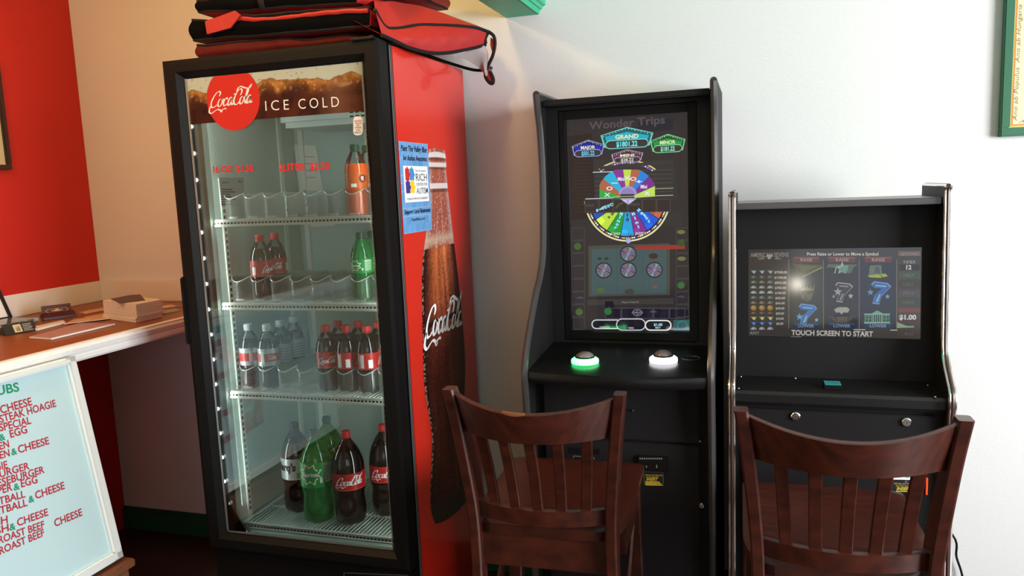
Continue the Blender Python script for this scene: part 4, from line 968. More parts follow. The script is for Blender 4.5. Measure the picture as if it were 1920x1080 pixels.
FX, FXR, FZB, FZT = -.617, -.170, 1.036, 1.800
m = MB(); yq = 2.505
for (a, b, c, d) in ((xi0, FX, 1.02, 1.812), (FXR, xi1, 1.02, 1.812), (FX, FXR, FZT, 1.812), (FX, FXR, 1.015, FZB)): m.box((a, yq, c), (b, yq+.02, d))
m.build('front_panel', BLACKM, cab, smooth=0)
SX0, SX1, SZ0, SZ1 = -.596, -.200, 1.063, 1.773
m = MB()
for (a, b, c, d) in ((FX+.002, SX0, FZB+.002, FZT-.002), (SX1, FXR-.002, FZB+.002, FZT-.002), (SX0, SX1, SZ1, FZT-.002), (SX0, SX1, FZB+.002, SZ0)): m.box((a, 2.514, c), (b, 2.54, d), bevel=.0015)
m.build('monitor_bezel', BLACKP, cab, smooth=25)
# screen and its picture
def glow(name, r, g, b, k=1.0):
    c = S(r, g, b); return mat('screen_'+name, (.004, .004, .005, 1), .08, spec=.5, emit=c, estr=k)
SY = 2.546
m = MB(); m.box((SX0, SY, SZ0), (SX1, SY+.01, SZ1)); scr = m.build('screen', glow('tall_ground', 58, 53, 55, .72), cab, smooth=0)
V1 = PY(SY-.0004)
class Pal:
    def __init__(s, k=1): s.n = []; s.m = []; s.k = k
    def __call__(s, *c):
        c = tuple(int(max(0, min(255, q))) for q in c)
        if c not in s.n: s.n.append(c); s.m.append(glow('%d_%02x%02x%02x' % ((s.k*100,)+c), *c, s.k))
        return s.n.index(c)
m = MB(); p = Pal()
P = lambda pts, c, o=0: poly(m, V1, pts, p(*c), o*.00012)
T = lambda s, a, b, h, c, o=3, bold=.01: text(m, V1, s, a, b, h, p(*c), o*.00012, bold)
T('Wonder Trips', (1105, 243), (1247, 231), 15, (84, 76, 84), 2, .02)
# bands of darker and lighter scenery behind
P([(1066, 255), (1110, 250), (1116, 408), (1072, 412)], (44, 34, 32)); P([(1196, 228), (1262, 222), (1262, 242), (1196, 252)], (36, 36, 46))
P([(1112, 300), (1262, 300), (1280, 420), (1280, 424), (1120, 420)], (50, 50, 50))
# wheel
wc = (1176, 372); R_ = 81
def ringpt(a, r, ky=1.0): return (wc[0]+r*math.cos(math.radians(a)), wc[1]-r*ky*math.sin(math.radians(a)))
# lower half
for a0 in range(190, 350, 2): pass
outer = [ringpt(a, R_) for a in range(184, 357, 4)]
P(outer, (225, 225, 170), 1); P([ringpt(a, R_-3) for a in range(184, 357, 4)], (28, 24, 30), 2)
for k in range(58):
    a = 186+k*168/57; q = ringpt(a, R_-6.5); disc(m, V1, q, 1.7, 1.9, p(*((240, 240, 235), (60, 70, 190), (220, 150, 90), (245, 240, 200))[k % 4]), .0005, 6)
segs = [(190, 214, (40, 80, 190), 'Double'), (214, 238, (190, 220, 70), '.5x'), (238, 260, (30, 150, 60), 'Minor'), (260, 281, (40, 160, 220), '10'), (281, 302, (130, 50, 140), 'Mini'), (302, 327, (30, 90, 210), 'Major'), (327, 351, (170, 90, 70), '')]
for a0, a1, c, s in segs:
    P([ringpt(a0+.5, 12)]+[ringpt(a0+.5+(a1-a0-1)*i/5, R_-10.5) for i in range(6)]+[ringpt(a1-.5, 12)], c, 5)
    P([ringpt(a0+.5, R_-10.6), ringpt(a0+(a1-a0)/2, R_-10.6)] + [ringpt(a0+(a1-a0)/2, R_-22), ringpt(a0+.5, R_-22)], tuple(min(255, int(q*1.15)) for q in c), 6)
    am = math.radians((a0+a1)/2)
    if s:
        for i, ch in enumerate(s):
            a = math.radians((a0+a1)/2); q = ringpt((a0+a1)/2, 34+i*(34/max(4, len(s)))); d = (-math.sin(a), -math.cos(a)); hw_ = (1.4 if ch in 'il1.' else 2.9)
            T(ch, (q[0]-d[0]*hw_, q[1]-d[1]*hw_), (q[0]+d[0]*hw_, q[1]+d[1]*hw_), 6, (150, 225, 250) if s[0] not in '.1' else (40, 60, 50), 9, .05)
for s, x, y, wq in (('TOTAL', 1167, 443, 20), ('BET', 1171, 449, 12), ('JACKPOT', 1143, 441, 20), ('JACKPOT', 1191, 440, 20)): T(s, (x, y), (x+wq, y), 5, (60, 70, 60) if s in ('TOTAL', 'BET') else (235, 235, 210), 9)
P([(1162, 372), (1194, 372), (1178, 384)], (200, 190, 230), 9)
P([(1172, 452), (1178, 444), (1185, 452), (1178, 457)], (170, 170, 220), 9)
# upper part of the wheel
up = [(162, 179, (40, 170, 60)), (140, 162, (172, 100, 70)), (118, 140, (40, 175, 215)), (98, 118, (135, 55, 150)), (82, 98, (190, 220, 80)), (64, 82, (176, 100, 72)), (46, 64, (40, 130, 220)), (24, 46, (120, 50, 140)), (4, 24, (190, 222, 90))]
for a0, a1, c in up:
    pts = []
    for a in [a0+(a1-a0)*i/6 for i in range(7)]:
        r = min(58, 52/max(.05, abs(math.cos(math.radians(a)))), 54/max(.05, math.sin(math.radians(a)))); pts.append(ringpt(a, r))
    P([ringpt(a0, 14)]+pts+[ringpt(a1, 14)], c, 4)
    a = (a0+a1)/2; q = ringpt(a, 38); T({0: 'X', 1: 'O', 2: '', 3: 'Mini', 4: 'X', 5: 'O', 6: '+', 7: 'Mini', 8: 'X'}[[u[0] for u in up].index(a0)] or '-', (q[0]-6, q[1]+3), (q[0]+6, q[1]+3), 7, (235, 225, 240), 7, .03)
disc(m, V1, (1177, 364), 17, 15, p(160, 150, 205), .0008, 30, 0, 180); disc(m, V1, (1177, 364), 13, 11, p(140, 130, 190), .0009, 30, 0, 180)
stroke(m, V1, [ringpt(a, 81, .88) for a in range(50, 132, 5)], 2.6, p(215, 205, 130), .0006); stroke(m, V1, [ringpt(a, 76, .88) for a in range(52, 130, 5)], 4.2, p(90, 60, 140), .0005)
for k in range(22):
    q = ringpt(52+k*78/21, 76, .88); disc(m, V1, q, 1.5, 1.6, p(*((240, 235, 210), (90, 100, 220), (230, 160, 110))[k % 3]), .0007, 6)
P([(1124, 312), (1262, 300), (1263, 306), (1124, 318)], (58, 54, 52), 6)
P([(1096, 374), (1274, 374), (1274, 396), (1096, 400)], (50, 44, 42), 8)
for k in range(6): stroke(m, V1, [(1097+k*27, 374), (1122+k*27, 373.5), (1122+k*27, 397), (1097+k*27, 398)], .7, p(88, 82, 80), .0012, True)
T('WILD', (1098, 388), (1114, 387), 5, (90, 84, 80), 11); T('WILD', (1180, 386), (1200, 385), 5, (92, 86, 84), 11); stroke(m, V1, [(1155, 390), (1160, 384), (1168, 380)], 3, p(86, 80, 60), .0013)
for k in range(7): stroke(m, V1, [(1115, 322+k*9), (1262, 318+k*8)], .6, p(92, 90, 88), .0003)
stroke(m, V1, [(1112, 323), (1148, 322)], 1.4, p(200, 210, 220), .0008); stroke(m, V1, [(1098, 373), (1150, 371)], 1.4, p(200, 210, 220), .0012); stroke(m, V1, [(1227, 354), (1262, 353)], 1.2, p(170, 170, 140), .0008); stroke(m, V1, [(1150, 369), (1262, 366)], 1.2, p(190, 190, 140), .0008)
# jackpot plates
def plate(x0, x1, yt, yb, body, rimc, name, val, valc):
    w_ = x1-x0; xm = (x0+x1)/2; ysh = yt+(yb-yt)*.34; dy = -.06*w_*.5
    sh = lambda x: -(x-xm)*.055
    o = [(x0, ysh), (xm, yt), (x1, ysh), (x1-w_*.07, yb-2), (x0+w_*.07, yb-2)]
    o = [(x, y+sh(x)) for x, y in o]; P(o, rimc, 3)
    i = [(xm+(x-xm)*.94, (yt+yb)/2+(y-(yt+yb)/2)*.90) for x, y in o]; P(i, tuple(int(q*.55) for q in body), 4)
    for k in range(16):
        u = k/15; x = x0+w_*(.05+.9*u); y = ysh+(yt-ysh)*(1-abs(2*u-1))+2.6; disc(m, V1, (x, y+sh(x)), .9, 1, p(*(rimc if k % 2 else (230, 240, 230))), .0007, 6)
    i = [(xm+(x-xm)*.84, (yt+yb)/2+1.5+(y-(yt+yb)/2)*.62) for x, y in o]; P(i, body, 6)
    hh = (yb-yt)
    T(name, (xm-w_*.22, yt+hh*.56+sh(xm-w_*.22)), (xm+w_*.22, yt+hh*.56+sh(xm+w_*.22)), hh*.20, (230, 235, 180), 9, .03)
    b0, b1 = yt+hh*.60, yb+1; r = (b1-b0)/2; pill = []
    for a in range(90, 271, 30): pill.append((x0+w_*.09+r+r*math.cos(math.radians(a)), (b0+b1)/2-r*math.sin(math.radians(a))))
    for a in range(-90, 91, 30): pill.append((x1-w_*.09-r+r*math.cos(math.radians(a)), (b0+b1)/2-r*math.sin(math.radians(a))))
    pill = [(x, y+sh(x)) for x, y in pill]; P(pill, rimc, 8); P([(xm+(x-xm)*.965, (b0+b1)/2+sh(x)+(y-sh(x)-(b0+b1)/2)*.80) for x, y in pill], (58, 52, 52), 9)
    T(val, (xm-w_*.20, b1-r*.45+sh(xm-w_*.2)), (xm+w_*.20, b1-r*.45+sh(xm+w_*.2)), r*1.15, valc, 12, .03)
plate(1126, 1225, 238, 277, (36, 170, 190), (120, 205, 190), 'GRAND', '$1801.22', (110, 235, 245))
plate(1072, 1133, 262, 293, (40, 44, 170), (150, 160, 210), 'MAJOR', '$501.22', (100, 205, 240)); plate(1219, 1285, 251, 285, (30, 150, 70), (130, 210, 150), 'MINOR', '$181.22', (140, 230, 200)); plate(1146, 1206, 280, 304, (110, 50, 100), (180, 165, 180), 'MINI', '$28.22', (210, 205, 200))
# reels panel
P([(1103, 461), (1256, 456), (1256, 553), (1104, 556)], (70, 72, 64), 1); P([(1109, 467), (1250, 463), (1250, 550), (1109, 552)], (66, 86, 88), 2)
P([(1193, 461), (1284, 459), (1284, 467), (1193, 468)], (150, 52, 44), 3)
for x in (1157, 1205): stroke(m, V1, [(x, 465), (x, 551)], .7, p(60, 76, 78), .0006)
for c in ((1178, 476), (1132, 507), (1178, 506.5), (1227, 506)):
    disc(m, V1, c, 15.5, 15, p(28, 28, 48), .0006); disc(m, V1, c, 13.5, 13, p(110, 112, 122), .0007)
    for k in range(12): disc(m, V1, c, 12.6, 12.2, p(*((120, 70, 120), (70, 110, 160), (150, 160, 110), (90, 80, 150), (140, 90, 80), (60, 60, 90))[k % 6]), .0008, 3, k*30, k*30+15)
    disc(m, V1, c, 3, 3, p(140, 130, 160), .0010, 10)
for (c, r, q) in (((1124, 485), 4, (44, 52, 44)), ((1137, 485), 4, (44, 52, 44)), ((1225, 480), 9, (62, 46, 40)), ((1126, 544), 8, (80, 100, 60)), ((1228, 538), 5, (120, 80, 60)), ((1180, 547), 9, (64, 66, 60))): disc(m, V1, c, r, r*.6, p(*q), .0007, 14)
P([(1102, 562), (1263, 559), (1263, 570), (1102, 572)], (62, 58, 56), 2); T('Please Deposit', (1166, 568.5), (1198, 567.5), 3.6, (130, 126, 120), 4)
# fruit tiles down both sides and along the bottom
for k in range(8):
    y = 428+k*24
    for x in (1072, 1268): stroke(m, V1, [(x, y), (x+24, y-1), (x+24, y+21), (x, y+22)], .6, p(84, 80, 80), .0004, True)
for (c, q) in (((1083, 462), (58, 96, 44)), ((1086, 585), (72, 100, 50)), ((1277, 535), (60, 104, 58)), ((1277, 456), (56, 78, 44)), ((1140, 584), (40, 108, 50))): disc(m, V1, c, 7, 6.5, p(*q), .0007, 16); stroke(m, V1, [c, (c[0]+2, c[1]-9)], 1, p(70, 90, 50), .0008)
for c in ((1277, 435), (1278, 485)): disc(m, V1, c, 8, 4, p(110, 110, 70), .0007, 14)
for c in ((1088, 560), (1277, 558), (1225, 586)): disc(m, V1, c, 7, 4, p(72, 68, 98), .0007, 14, 0, 180)
P([(1134, 565), (1150, 565), (1152, 578), (1294, 581), (1295, 600), (1136, 598)], (26, 24, 38), 3)
for k in range(5): stroke(m, V1, [(1136+k*30, 578), (1164+k*30, 578), (1164+k*30, 597), (1136+k*30, 597)], .6, p(96, 92, 110), .0007, True)
stroke(m, V1, [(1185, 586), (1190, 581), (1200, 581), (1205, 586), (1200, 591), (1190, 591)], .9, p(150, 150, 165), .0009, True); T('WILD', (1187, 588), (1203, 588), 4, (150, 150, 165), 8)
def pillr(x0, x1, y0, y1, c, s, off):
    r = (y1-y0)/2; L = [(x0+r+r*math.cos(math.radians(a)), (y0+y1)/2-r*math.sin(math.radians(a))) for a in range(90, 271, 20)]+[(x1-r+r*math.cos(math.radians(a)), (y0+y1)/2-r*math.sin(math.radians(a))) for a in range(-90, 91, 20)]
    poly(m, V1, L, p(24, 22, 36), off); stroke(m, V1, L, s, p(*c), off+.0001, True)
pillr(1110, 1165, 600, 616, (200, 210, 205), 2, .0010); pillr(1156, 1210, 598, 619, (190, 195, 200), 2, .0013); pillr(1210, 1258, 601, 619, (220, 225, 220), 2.4, .0016)
T('CREDITS', (1124, 615), (1143, 615), 3.2, (210, 205, 215), 12); T('WIN', (1178, 616.5), (1188, 616.5), 3.2, (220, 215, 225), 14); T('$1.00', (1226, 611), (1242, 611), 5, (150, 225, 240), 16, .03); T('BET', (1229, 616), (1239, 616), 3.4, (225, 225, 225), 16)
P([(1263, 600), (1294, 599), (1295, 620), (1262, 620)], (46, 92, 92), 6); stroke(m, V1, [(1279+9*math.cos(a), 610-8*math.sin(a)) for a in [k*.5 for k in range(12)]], 2, p(70, 120, 120), .0009)
for k in range(16): 
    y = 300+k*6.5; stroke(m, V1, [(1072+random.random()*8, y), (1104+random.random()*6, y-1)], 1.2, p(58, 46, 40), .0004)
m.build('screen_picture', p.m, scr, smooth=0)
# control deck with bowed front lip
xm = (xi0+xi1)/2; hw = (xi1-xi0)/2
def yf(x): return 2.180-.045*(1-((x-xm)/hw)**2)
m = MB(); n = 24
xs = [xi0+(xi1-xi0)*k/n for k in range(n+1)]
sec = lambda x: [(2.505, 1.028), (yf(x)+.012, 1.006), (yf(x)+.003, 1.003), (yf(x), .995), (yf(x), .978), (yf(x)+.004, .970), (2.26, .966), (2.505, .966)]
V = [Vector((x, y, z)) for x in xs for y, z in sec(x)]; q = 8
m.add(V, [[i*q+j, i*q+(j+1) % q, (i+1)*q+(j+1) % q, (i+1)*q+j] for i in range(n) for j in range(q)]+[list(range(q)), [n*q+j for j in range(q)][::-1]])
m.build('control_deck', BLACKD, cab, smooth=30)
def deckz(y): return 1.006+(y-2.15)*(1.028-1.006)/(2.505-2.15)+.0003
for (px, py, colr, nm, lab) in ((1097, 682, (.05, 1, .22, 1), 'green', 'green lit push button'), (1244, 681, (.95, .92, 1, 1), 'white', 'white lit push button')):
    q = PZ(1.012).at(px, py); z = deckz(q.y)
    c = (q.x, q.y, z)
    m = MB(); m.lathe([(.033, 0), (.0415, .002), (.0425, .008), (.040, .014), (.034, .018), (.028, .019)], 40, 0, c)
    for k in range(20):
        a = 2*math.pi*k/20; m.box((c[0]+.0405*math.cos(a)-.0016, c[1]+.0405*math.sin(a)-.0016, z+.003), (c[0]+.0405*math.cos(a)+.0016, c[1]+.0405*math.sin(a)+.0016, z+.013), 1)
    b = m.build('push_button', [mat('button_ring_'+nm, (.8, .8, .8, 1), .25, emit=colr, estr=6.5), mat('button_rib_'+nm, (.6, .6, .6, 1), .25, emit=colr, estr=2.0)], cab); b['label'] = lab
    m = MB(); m.lathe([(.0285, .0185), (.0285, .022), (.024, .029), (.016, .034), (.008, .036), (.0004, .0365)], 32, 0, c); m.build('button_dome', mat('button_dome', S(120, 110, 108), .12, spec=.8, coat=.6), b)
    m = MB(); m.lathe([(.0290, .0180), (.0305, .0195), (.0302, .0225), (.0288, .0232)], 32, 0, c); m.build('button_collar', BLACKP, b)
m = MB(); q = PZ(1.012).at(1295, 676)
m.tube([(q.x+.028*math.cos(a), q.y+.022*math.sin(a), deckz(q.y+.022*math.sin(a))+.001) for a in [2*math.pi*k/24 for k in range(24)]], .0012, 6, closed=True); m.build('deck_ring', mat('ring_dark', S(70, 68, 70), .4), cab)
# lower doors
m = MB(); m.box((xi0, 2.262, .0), (xi1, 2.285, .968)); m.build('lower_body', BLACKM, cab, smooth=0)
m = MB(); m.box((xi0+.028, 2.248, .785), (xi1-.028, 2.262, .955), bevel=.003); m.build('upper_door', BLACKM, cab)
m = MB(); m.box((xi0+.028, 2.248, .11), (xi1-.028, 2.262, .778), bevel=.003); ld = m.build('lower_door', BLACKM, cab)
DP = PY(2.248)
def lock(px, py, r, par, pl, nm='lock'):
    q = pl.at(px, py); m = MB(); m.tube([q+Vector((0, .002, 0)), q+Vector((0, -.006, 0)), q+Vector((0, -.008, 0))], [r, r, r*.8], 16); m.tube([q+Vector((0, -.0079, 0)), q+Vector((0, -.0095, 0))], r*.5, 12, 1)
    m.box((q.x-.0008, q.y-.0100, q.z-r*.35), (q.x+.0008, q.y-.0094, q.z+r*.35), 2); return m.build(nm, [CHROME, SILVER, DARK], par)
lock(1316, 947, .0085, ld, DP); lock(1313, 826, .004, ld, DP, 'screw'); lock(1187, 769, .004, cab, DP, 'screw'); lock(1134, 720, .003, cab, DP, 'screw')
m = MB(); a = DP.at(1196, 852); b = DP.at(1254, 884); m.box((a.x, 2.236, b.z), (b.x, 2.249, a.z), 0, bevel=.003); 
pq = PY(2.2355)
for k in range(11): poly(m, pq, [(1199+k*4, 858.5), (1201.6+k*4, 858.6), (1201.6+k*4, 861.4), (1199+k*4, 861.2)], 1, 0)
poly(m, pq, [(1230, 873), (1232, 871), (1232.5, 878), (1230, 877)], 1, 0); poly(m, pq, [(1211, 873), (1213, 873), (1213, 877), (1211, 877)], 1, 0)
m.build('bill_acceptor', [BLACKP, mat('legend_grey', S(120, 118, 116), .5)], ld)
m = MB(); DQ = PY(2.2474); poly(m, DQ, [(1206, 883), (1244, 885), (1244.5, 911.5), (1207, 909)], 0, 0)
stroke(m, DQ, [(1207, 884), (1243, 886), (1243.5, 910.5), (1208, 908)], .7, 1, .0002, True)
text(m, DQ, 'TEST BILL ANY DIRECTION', (1210, 892), (1242, 893), 3.0, 2, .0003); text(m, DQ, 'DO NOT USE FOLDED', (1211, 895.5), (1235, 896), 2.4, 2, .0003)
text(m, DQ, 'INSERT', (1212, 901), (1234, 901.4), 5.5, 2, .0003, .03, .3)
for k in range(3): poly(m, DQ, [(1210, 902.3+k*2.8), (1236+k*2.6, 903+k*2.8), (1238+k*2.6, 905+k*2.8), (1210, 904.5+k*2.8)], 2, .0003)
m.build('insert_sticker', [BLACKINK, mat('sticker_grey_line', S(120, 118, 100), .5), mat('sticker_yellow', S(214, 186, 50), .5)], ld, smooth=0)
m = MB(); stroke(m, DQ, [(1075, 859), (1075, 855), (1090, 856)], 1.4, 0, 0); stroke(m, DQ, [(1106, 857), (1114, 858), (1114, 862)], 1.4, 0, 0); poly(m, DQ, [(1064, 838), (1124, 842), (1124, 853), (1064, 850)], 1, -.0003); m.build('ticket_slot', [mat('slot_grey', S(110, 108, 106), .4), BLACKP], ld, smooth=0)

# ------------------------------------------------------------------ short game cabinet
X2L, X2R = -.070, .500
front2 = [(2.300, 1.515), (2.305, 1.50), (2.300, 1.42), (2.290, 1.25), (2.280, 1.10), (2.262, 1.05), (2.215, 1.01), (2.185, .985), (2.178, .95), (2.183, .90), (2.188, .70), (2.175, .45), (2.175, 0)]
front2 = [tuple(q) for q in catmull(front2, 4)]
cab2 = thing('game_cabinet', ((X2L+X2R)/2, 2.5, 0), 'short black video game cabinet with wide screen and chrome edges', 'game cabinet')
for x0, inner in ((X2L, 1), (X2R-TH, -1)):
    m = MB(); m.prism(front2+[(D-.01, 0), (D-.01, .95), (2.60, 1.30), (2.585, front2[0][1])], 0, x0, x0+TH); sp_ = m.build('side_panel', BLACKM, cab2, smooth=25)
    m = MB(); xc = x0+TH/2
    for dx, r, mi in ((-.0062, .0046, 0), (.0062, .0046, 0), (0, .0062, 1)):
        m.tube([(xc+dx, y-.001, z) for y, z in front2], r, 8, mi); m.tube([(xc+dx, front2[0][0], front2[0][1]+.001), (xc+dx, 2.585, front2[0][1]+.001)], r, 8, mi)
    m.build('chrome_trim', [CHROME, mat('trim_groove', S(60, 40, 34), .35)], sp_)
xi0, xi1 = X2L+TH+.0005, X2R-TH-.0005
m = MB(); m.box((xi0, 2.315, 1.468), (xi1, 2.575, 1.486), bevel=.003); m.build('top_panel', mat('cabinet_top', S(70, 66, 66), .3, spec=.6), cab2)
BY, TAN = 2.362, math.tan(math.radians(3.5))     # the whole front leans back a little
def lean(mb): mb.v = [Vector((v.x, v.y+(v.z-.968)*TAN, v.z)) for v in mb.v]
def leaning(off): return Plane((0, BY+off, .968), (0, -1, TAN), (1, 0, 0))
SCP = leaning(.010); a = SCP.at(1403.5, 467.5); b = SCP.at(1726.5, 633.5)
tx0, tz1 = a.x, a.z; tx1, tz0 = b.x, SCP.at(1403, 630).z
m = MB()
for (p0, p1, q0, q1) in ((xi0, tx0, .955, 1.472), (tx1, xi1, .955, 1.472), (tx0, tx1, tz1, 1.472), (tx0, tx1, .955, tz0)): m.box((p0, BY, q0), (p1, BY+.03, q1))
lean(m); m.build('front_panel', BLACKM, cab2, smooth=0)
m = MB(); m.box((tx0, BY+.010, tz0), (tx1, BY+.020, tz1)); lean(m); scr2 = m.build('screen', glow('wide_ground', 58, 54, 52, .8), cab2, smooth=0)
V1 = leaning(.0096); m = MB(); p = Pal(.62)
# reel backdrops
P([(1481, 487), (1543, 487), (1543, 612), (1481, 612)], (66, 62, 50)); P([(1545, 487), (1610, 487), (1610, 616), (1545, 614)], (56, 52, 54)); P([(1612, 487), (1680, 487), (1680, 617), (1612, 617)], (48, 50, 60))
P([(1682, 470), (1726, 470), (1726, 636), (1682, 634)], (74, 64, 56))
for x in (1479, 1544, 1611, 1681): stroke(m, V1, [(x, 487), (x, 616)], 1.2, p(140, 132, 116), .0004)
# title, legends
text(m, V1, 'AMERICAN SEVENS', (1407, 482), (1479, 481), 8, p(150, 146, 140), .0005, .02)
V_ = [(1437, 477), (1450, 477), (1444, 486), (1440, 486)]; P(V_, (170, 168, 160), 5)
P([(1420, 485), (1432, 481), (1434, 486), (1424, 487)], (130, 126, 110), 4); P([(1452, 486), (1456, 481), (1466, 485), (1458, 487)], (130, 122, 110), 4)
T('Press Raise or Lower to Move a Symbol', (1513, 479), (1647, 479), 6, (225, 222, 205), 5, .02)
for i, (x0, x1) in enumerate(((1487, 1536), (1553, 1604), (1621, 1672))):
    P([(x0, 481), (x1, 481), (x1, 492), (x0, 492)], (112, 62, 54), 3); P([(x0+1, 482), (x1-1, 482), (x1-1, 485), (x0+1, 485)], (136, 86, 76), 4); T('RAISE', (x0+14, 490), (x1-13, 490), 6, (205, 180, 168), 6, .0)
    P([(x0+1, 605), (x1, 606), (x1, 616), (x0, 615)], (38, 62, 90), 3); P([(x0+2, 605.5), (x1-1, 606), (x1-1, 609), (x0+2, 608.5)], (56, 88, 120), 4); T('LOWER', (x0+10, 613.5), (x1-10, 614), 6, (176, 196, 212), 6, .0)
# pay table
T('$7500.00', (1452, 512.5), (1476, 512.5), 4.4, (205, 205, 195), 5, .03)
for k, s in enumerate(('$1700.00', '$850.00', '$700.00', '$100.00', '$50.00', '$46.00', '$40.00', '$20.00', '$10.00', '$4.00')):
    y = 522.5+k*9.6; T(s, (1452+.4*k, y), (1475-.7*k, y), 4.2, (200, 198, 188), 5, .03)
ic = [(120, 150, 160), (90, 90, 84), (96, 116, 100), (140, 146, 140), (150, 160, 156), (96, 110, 110), (110, 104, 84), (170, 130, 70), (100, 70, 56), (170, 170, 90), (60, 110, 170), (150, 150, 150)]
for k, c in enumerate(ic):
    for j in range(3):
        x = 1413+j*15.5; y = 510+k*9.6+(.6 if k > 8 else 0)
        if k in (0, 9, 10): P([(x-6, y-3), (x+6, y-3), (x+2, y+4), (x-1, y+1)], c, 4); disc(m, V1, (x, y), 2, 2.5, p(*[min(255, q+60) for q in c]), .0007, 8)
        elif k == 7: disc(m, V1, (x, y), 5.5, 5, p(*c), .0005, 14); disc(m, V1, (x-1, y-1), 3, 2.6, p(200, 160, 90), .0007, 10)
        else: disc(m, V1, (x, y+2), 6, 5.5, p(*c), .0005, 12, 0, 180); disc(m, V1, (x-1, y), 2.5, 2, p(*[min(255, q+45) for q in c]), .0007, 8)
T('ANY', (1406, 627), (1424, 627), 6, (170, 166, 156), 5, .0)
# symbols: liberty head, sevens, stars, officer, white house, eagles
def seven(cx, cy, s, c, c2, rim):
    o = [(-.62, -.62), (-.40, -.86), (.62, -.72), (.86, -.46), (.12, .30), (-.02, .86), (-.52, .80), (-.34, .18), (.22, -.36), (-.42, -.40)]
    P([(cx+x*s*1.08, cy+y*s*1.06) for x, y in o], rim, 4); P([(cx+x*s*.95, cy+y*s*.94) for x, y in o], c, 5)
    P([(cx+x*s, cy+y*s) for x, y in ((-.3, -.62), (.55, -.55), (.5, -.45), (-.3, -.52))], c2, 7); P([(cx+x*s, cy+y*s) for x, y in ((.0, .1), (.1, .12), (-.12, .7), (-.3, .7))], c2, 7)
def star(cx, cy, r, c): P([(cx+(r if k % 2 == 0 else r*.42)*math.sin(math.pi*k/5), cy-(r if k % 2 == 0 else r*.42)*math.cos(math.pi*k/5)) for k in range(10)], c, 8)
seven(1512, 589, 22, (70, 120, 190), (150, 200, 230), (120, 170, 215)); star(1499, 594, 7, (120, 175, 220)); star(1531, 600, 4.5, (150, 195, 225))
seven(1649, 549, 24, (62, 110, 180), (150, 200, 235), (120, 165, 215)); star(1632, 548, 7, (100, 150, 205)); star(1664, 556, 5, (130, 180, 215))
seven(1580, 548, 21, (70, 64, 66), (160, 160, 160), (176, 174, 170)); star(1571, 547, 8.5, (165, 172, 165)); star(1595, 555, 5.5, (185, 190, 188)); star(1563, 556, 4, (150, 155, 150))
disc(m, V1, (1513, 552), 11, 13, p(112, 108, 78), .0006, 18); disc(m, V1, (1512, 545), 11, 6, p(140, 138, 100), .0008, 16, 0, 180); P([(1500, 546), (1525, 543), (1528, 549), (1502, 551)], (84, 84, 62), 6)
for k in range(5): P([(1502+k*5, 545), (1505+k*5, 545), (1503+k*7-3, 533)], (150, 150, 100), 7)
P([(1509, 553), (1511, 551), (1512, 559), (1508, 559)], (74, 70, 50), 8); P([(1507, 561), (1516, 560), (1516, 562), (1508, 563)], (72, 66, 48), 8); P([(1504, 551), (1508, 550), (1508, 552), (1504, 553)], (66, 62, 46), 8); P([(1514, 550), (1519, 549), (1519, 551), (1514, 552)], (66, 62, 46), 8)
P([(1486, 494), (1544, 497), (1508, 517), (1498, 517)], (92, 88, 54), 3); P([(1503, 519), (1540, 500), (1543, 502), (1506, 520)], (150, 146, 96), 4); P([(1494, 497), (1536, 499), (1507, 510)], (112, 108, 64), 4)
P([(1553, 495), (1608, 496), (1600, 502), (1596, 512), (1574, 512), (1572, 503), (1549, 501)], (96, 112, 100), 3); star(1579, 503, 13, (170, 190, 178)); disc(m, V1, (1582, 505), 8, 6, p(120, 160, 140), .0012, 14); stroke(m, V1, [(1565, 512), (1568, 502)], 1.6, p(200, 205, 200), .0013)
P([(1631, 498), (1652, 497), (1654, 514), (1629, 515)], (110, 124, 104), 3); P([(1627, 516), (1660, 513), (1665, 518), (1650, 521), (1630, 520)], (170, 190, 60), 4); P([(1641, 500), (1648, 500), (1650, 512), (1640, 512)], (80, 90, 100), 5); stroke(m, V1, [(1648, 513), (1656, 521)], 1.2, p(40, 44, 40), .0009)
P([(1564, 580), (1572, 576), (1588, 576), (1593, 580), (1590, 586), (1567, 586)], (176, 174, 160), 4); P([(1566, 586), (1591, 586), (1591, 590), (1566, 590)], (40, 44, 60), 5); star(1578, 586.5, 3.6, (190, 190, 175)); P([(1563, 590), (1594, 590), (1590, 594), (1567, 594)], (30, 32, 40), 6)
P([(1550, 592), (1566, 595), (1570, 603), (1588, 603), (1592, 595), (1604, 591), (1596, 598), (1590, 605), (1568, 605), (1560, 599)], (80, 74, 56), 4); P([(1569, 594), (1589, 594), (1588, 603), (1571, 603)], (110, 84, 70), 5); stroke(m, V1, [(1573, 597), (1577, 597)], 1, p(40, 30, 26), .0009); stroke(m, V1, [(1582, 597), (1586, 597)], 1, p(40, 30, 26), .0009); stroke(m, V1, [(1575, 601), (1584, 601)], .9, p(60, 36, 32), .0009)
P([(1621, 588), (1668, 588), (1668, 605), (1621, 606)], (96, 140, 120), 3); P([(1634, 588), (1645, 582), (1656, 588)], (130, 176, 150), 4); P([(1620, 588), (1669, 588), (1669, 590), (1620, 590)], (150, 196, 170), 5); P([(1637, 590), (1653, 590), (1653, 604), (1637, 604)], (40, 60, 56), 5)
for k in range(5): stroke(m, V1, [(1638+k*3.6, 590), (1638+k*3.6, 604)], 1.1, p(160, 205, 180), .0009)
for x in (1624, 1630, 1657, 1663):
    for y in (593, 599): P([(x, y), (x+3, y), (x+3, y+4), (x, y+4)], (40, 62, 60), 6)
P([(1620, 604), (1669, 604), (1669, 606), (1620, 606.5)], (150, 200, 175), 6)
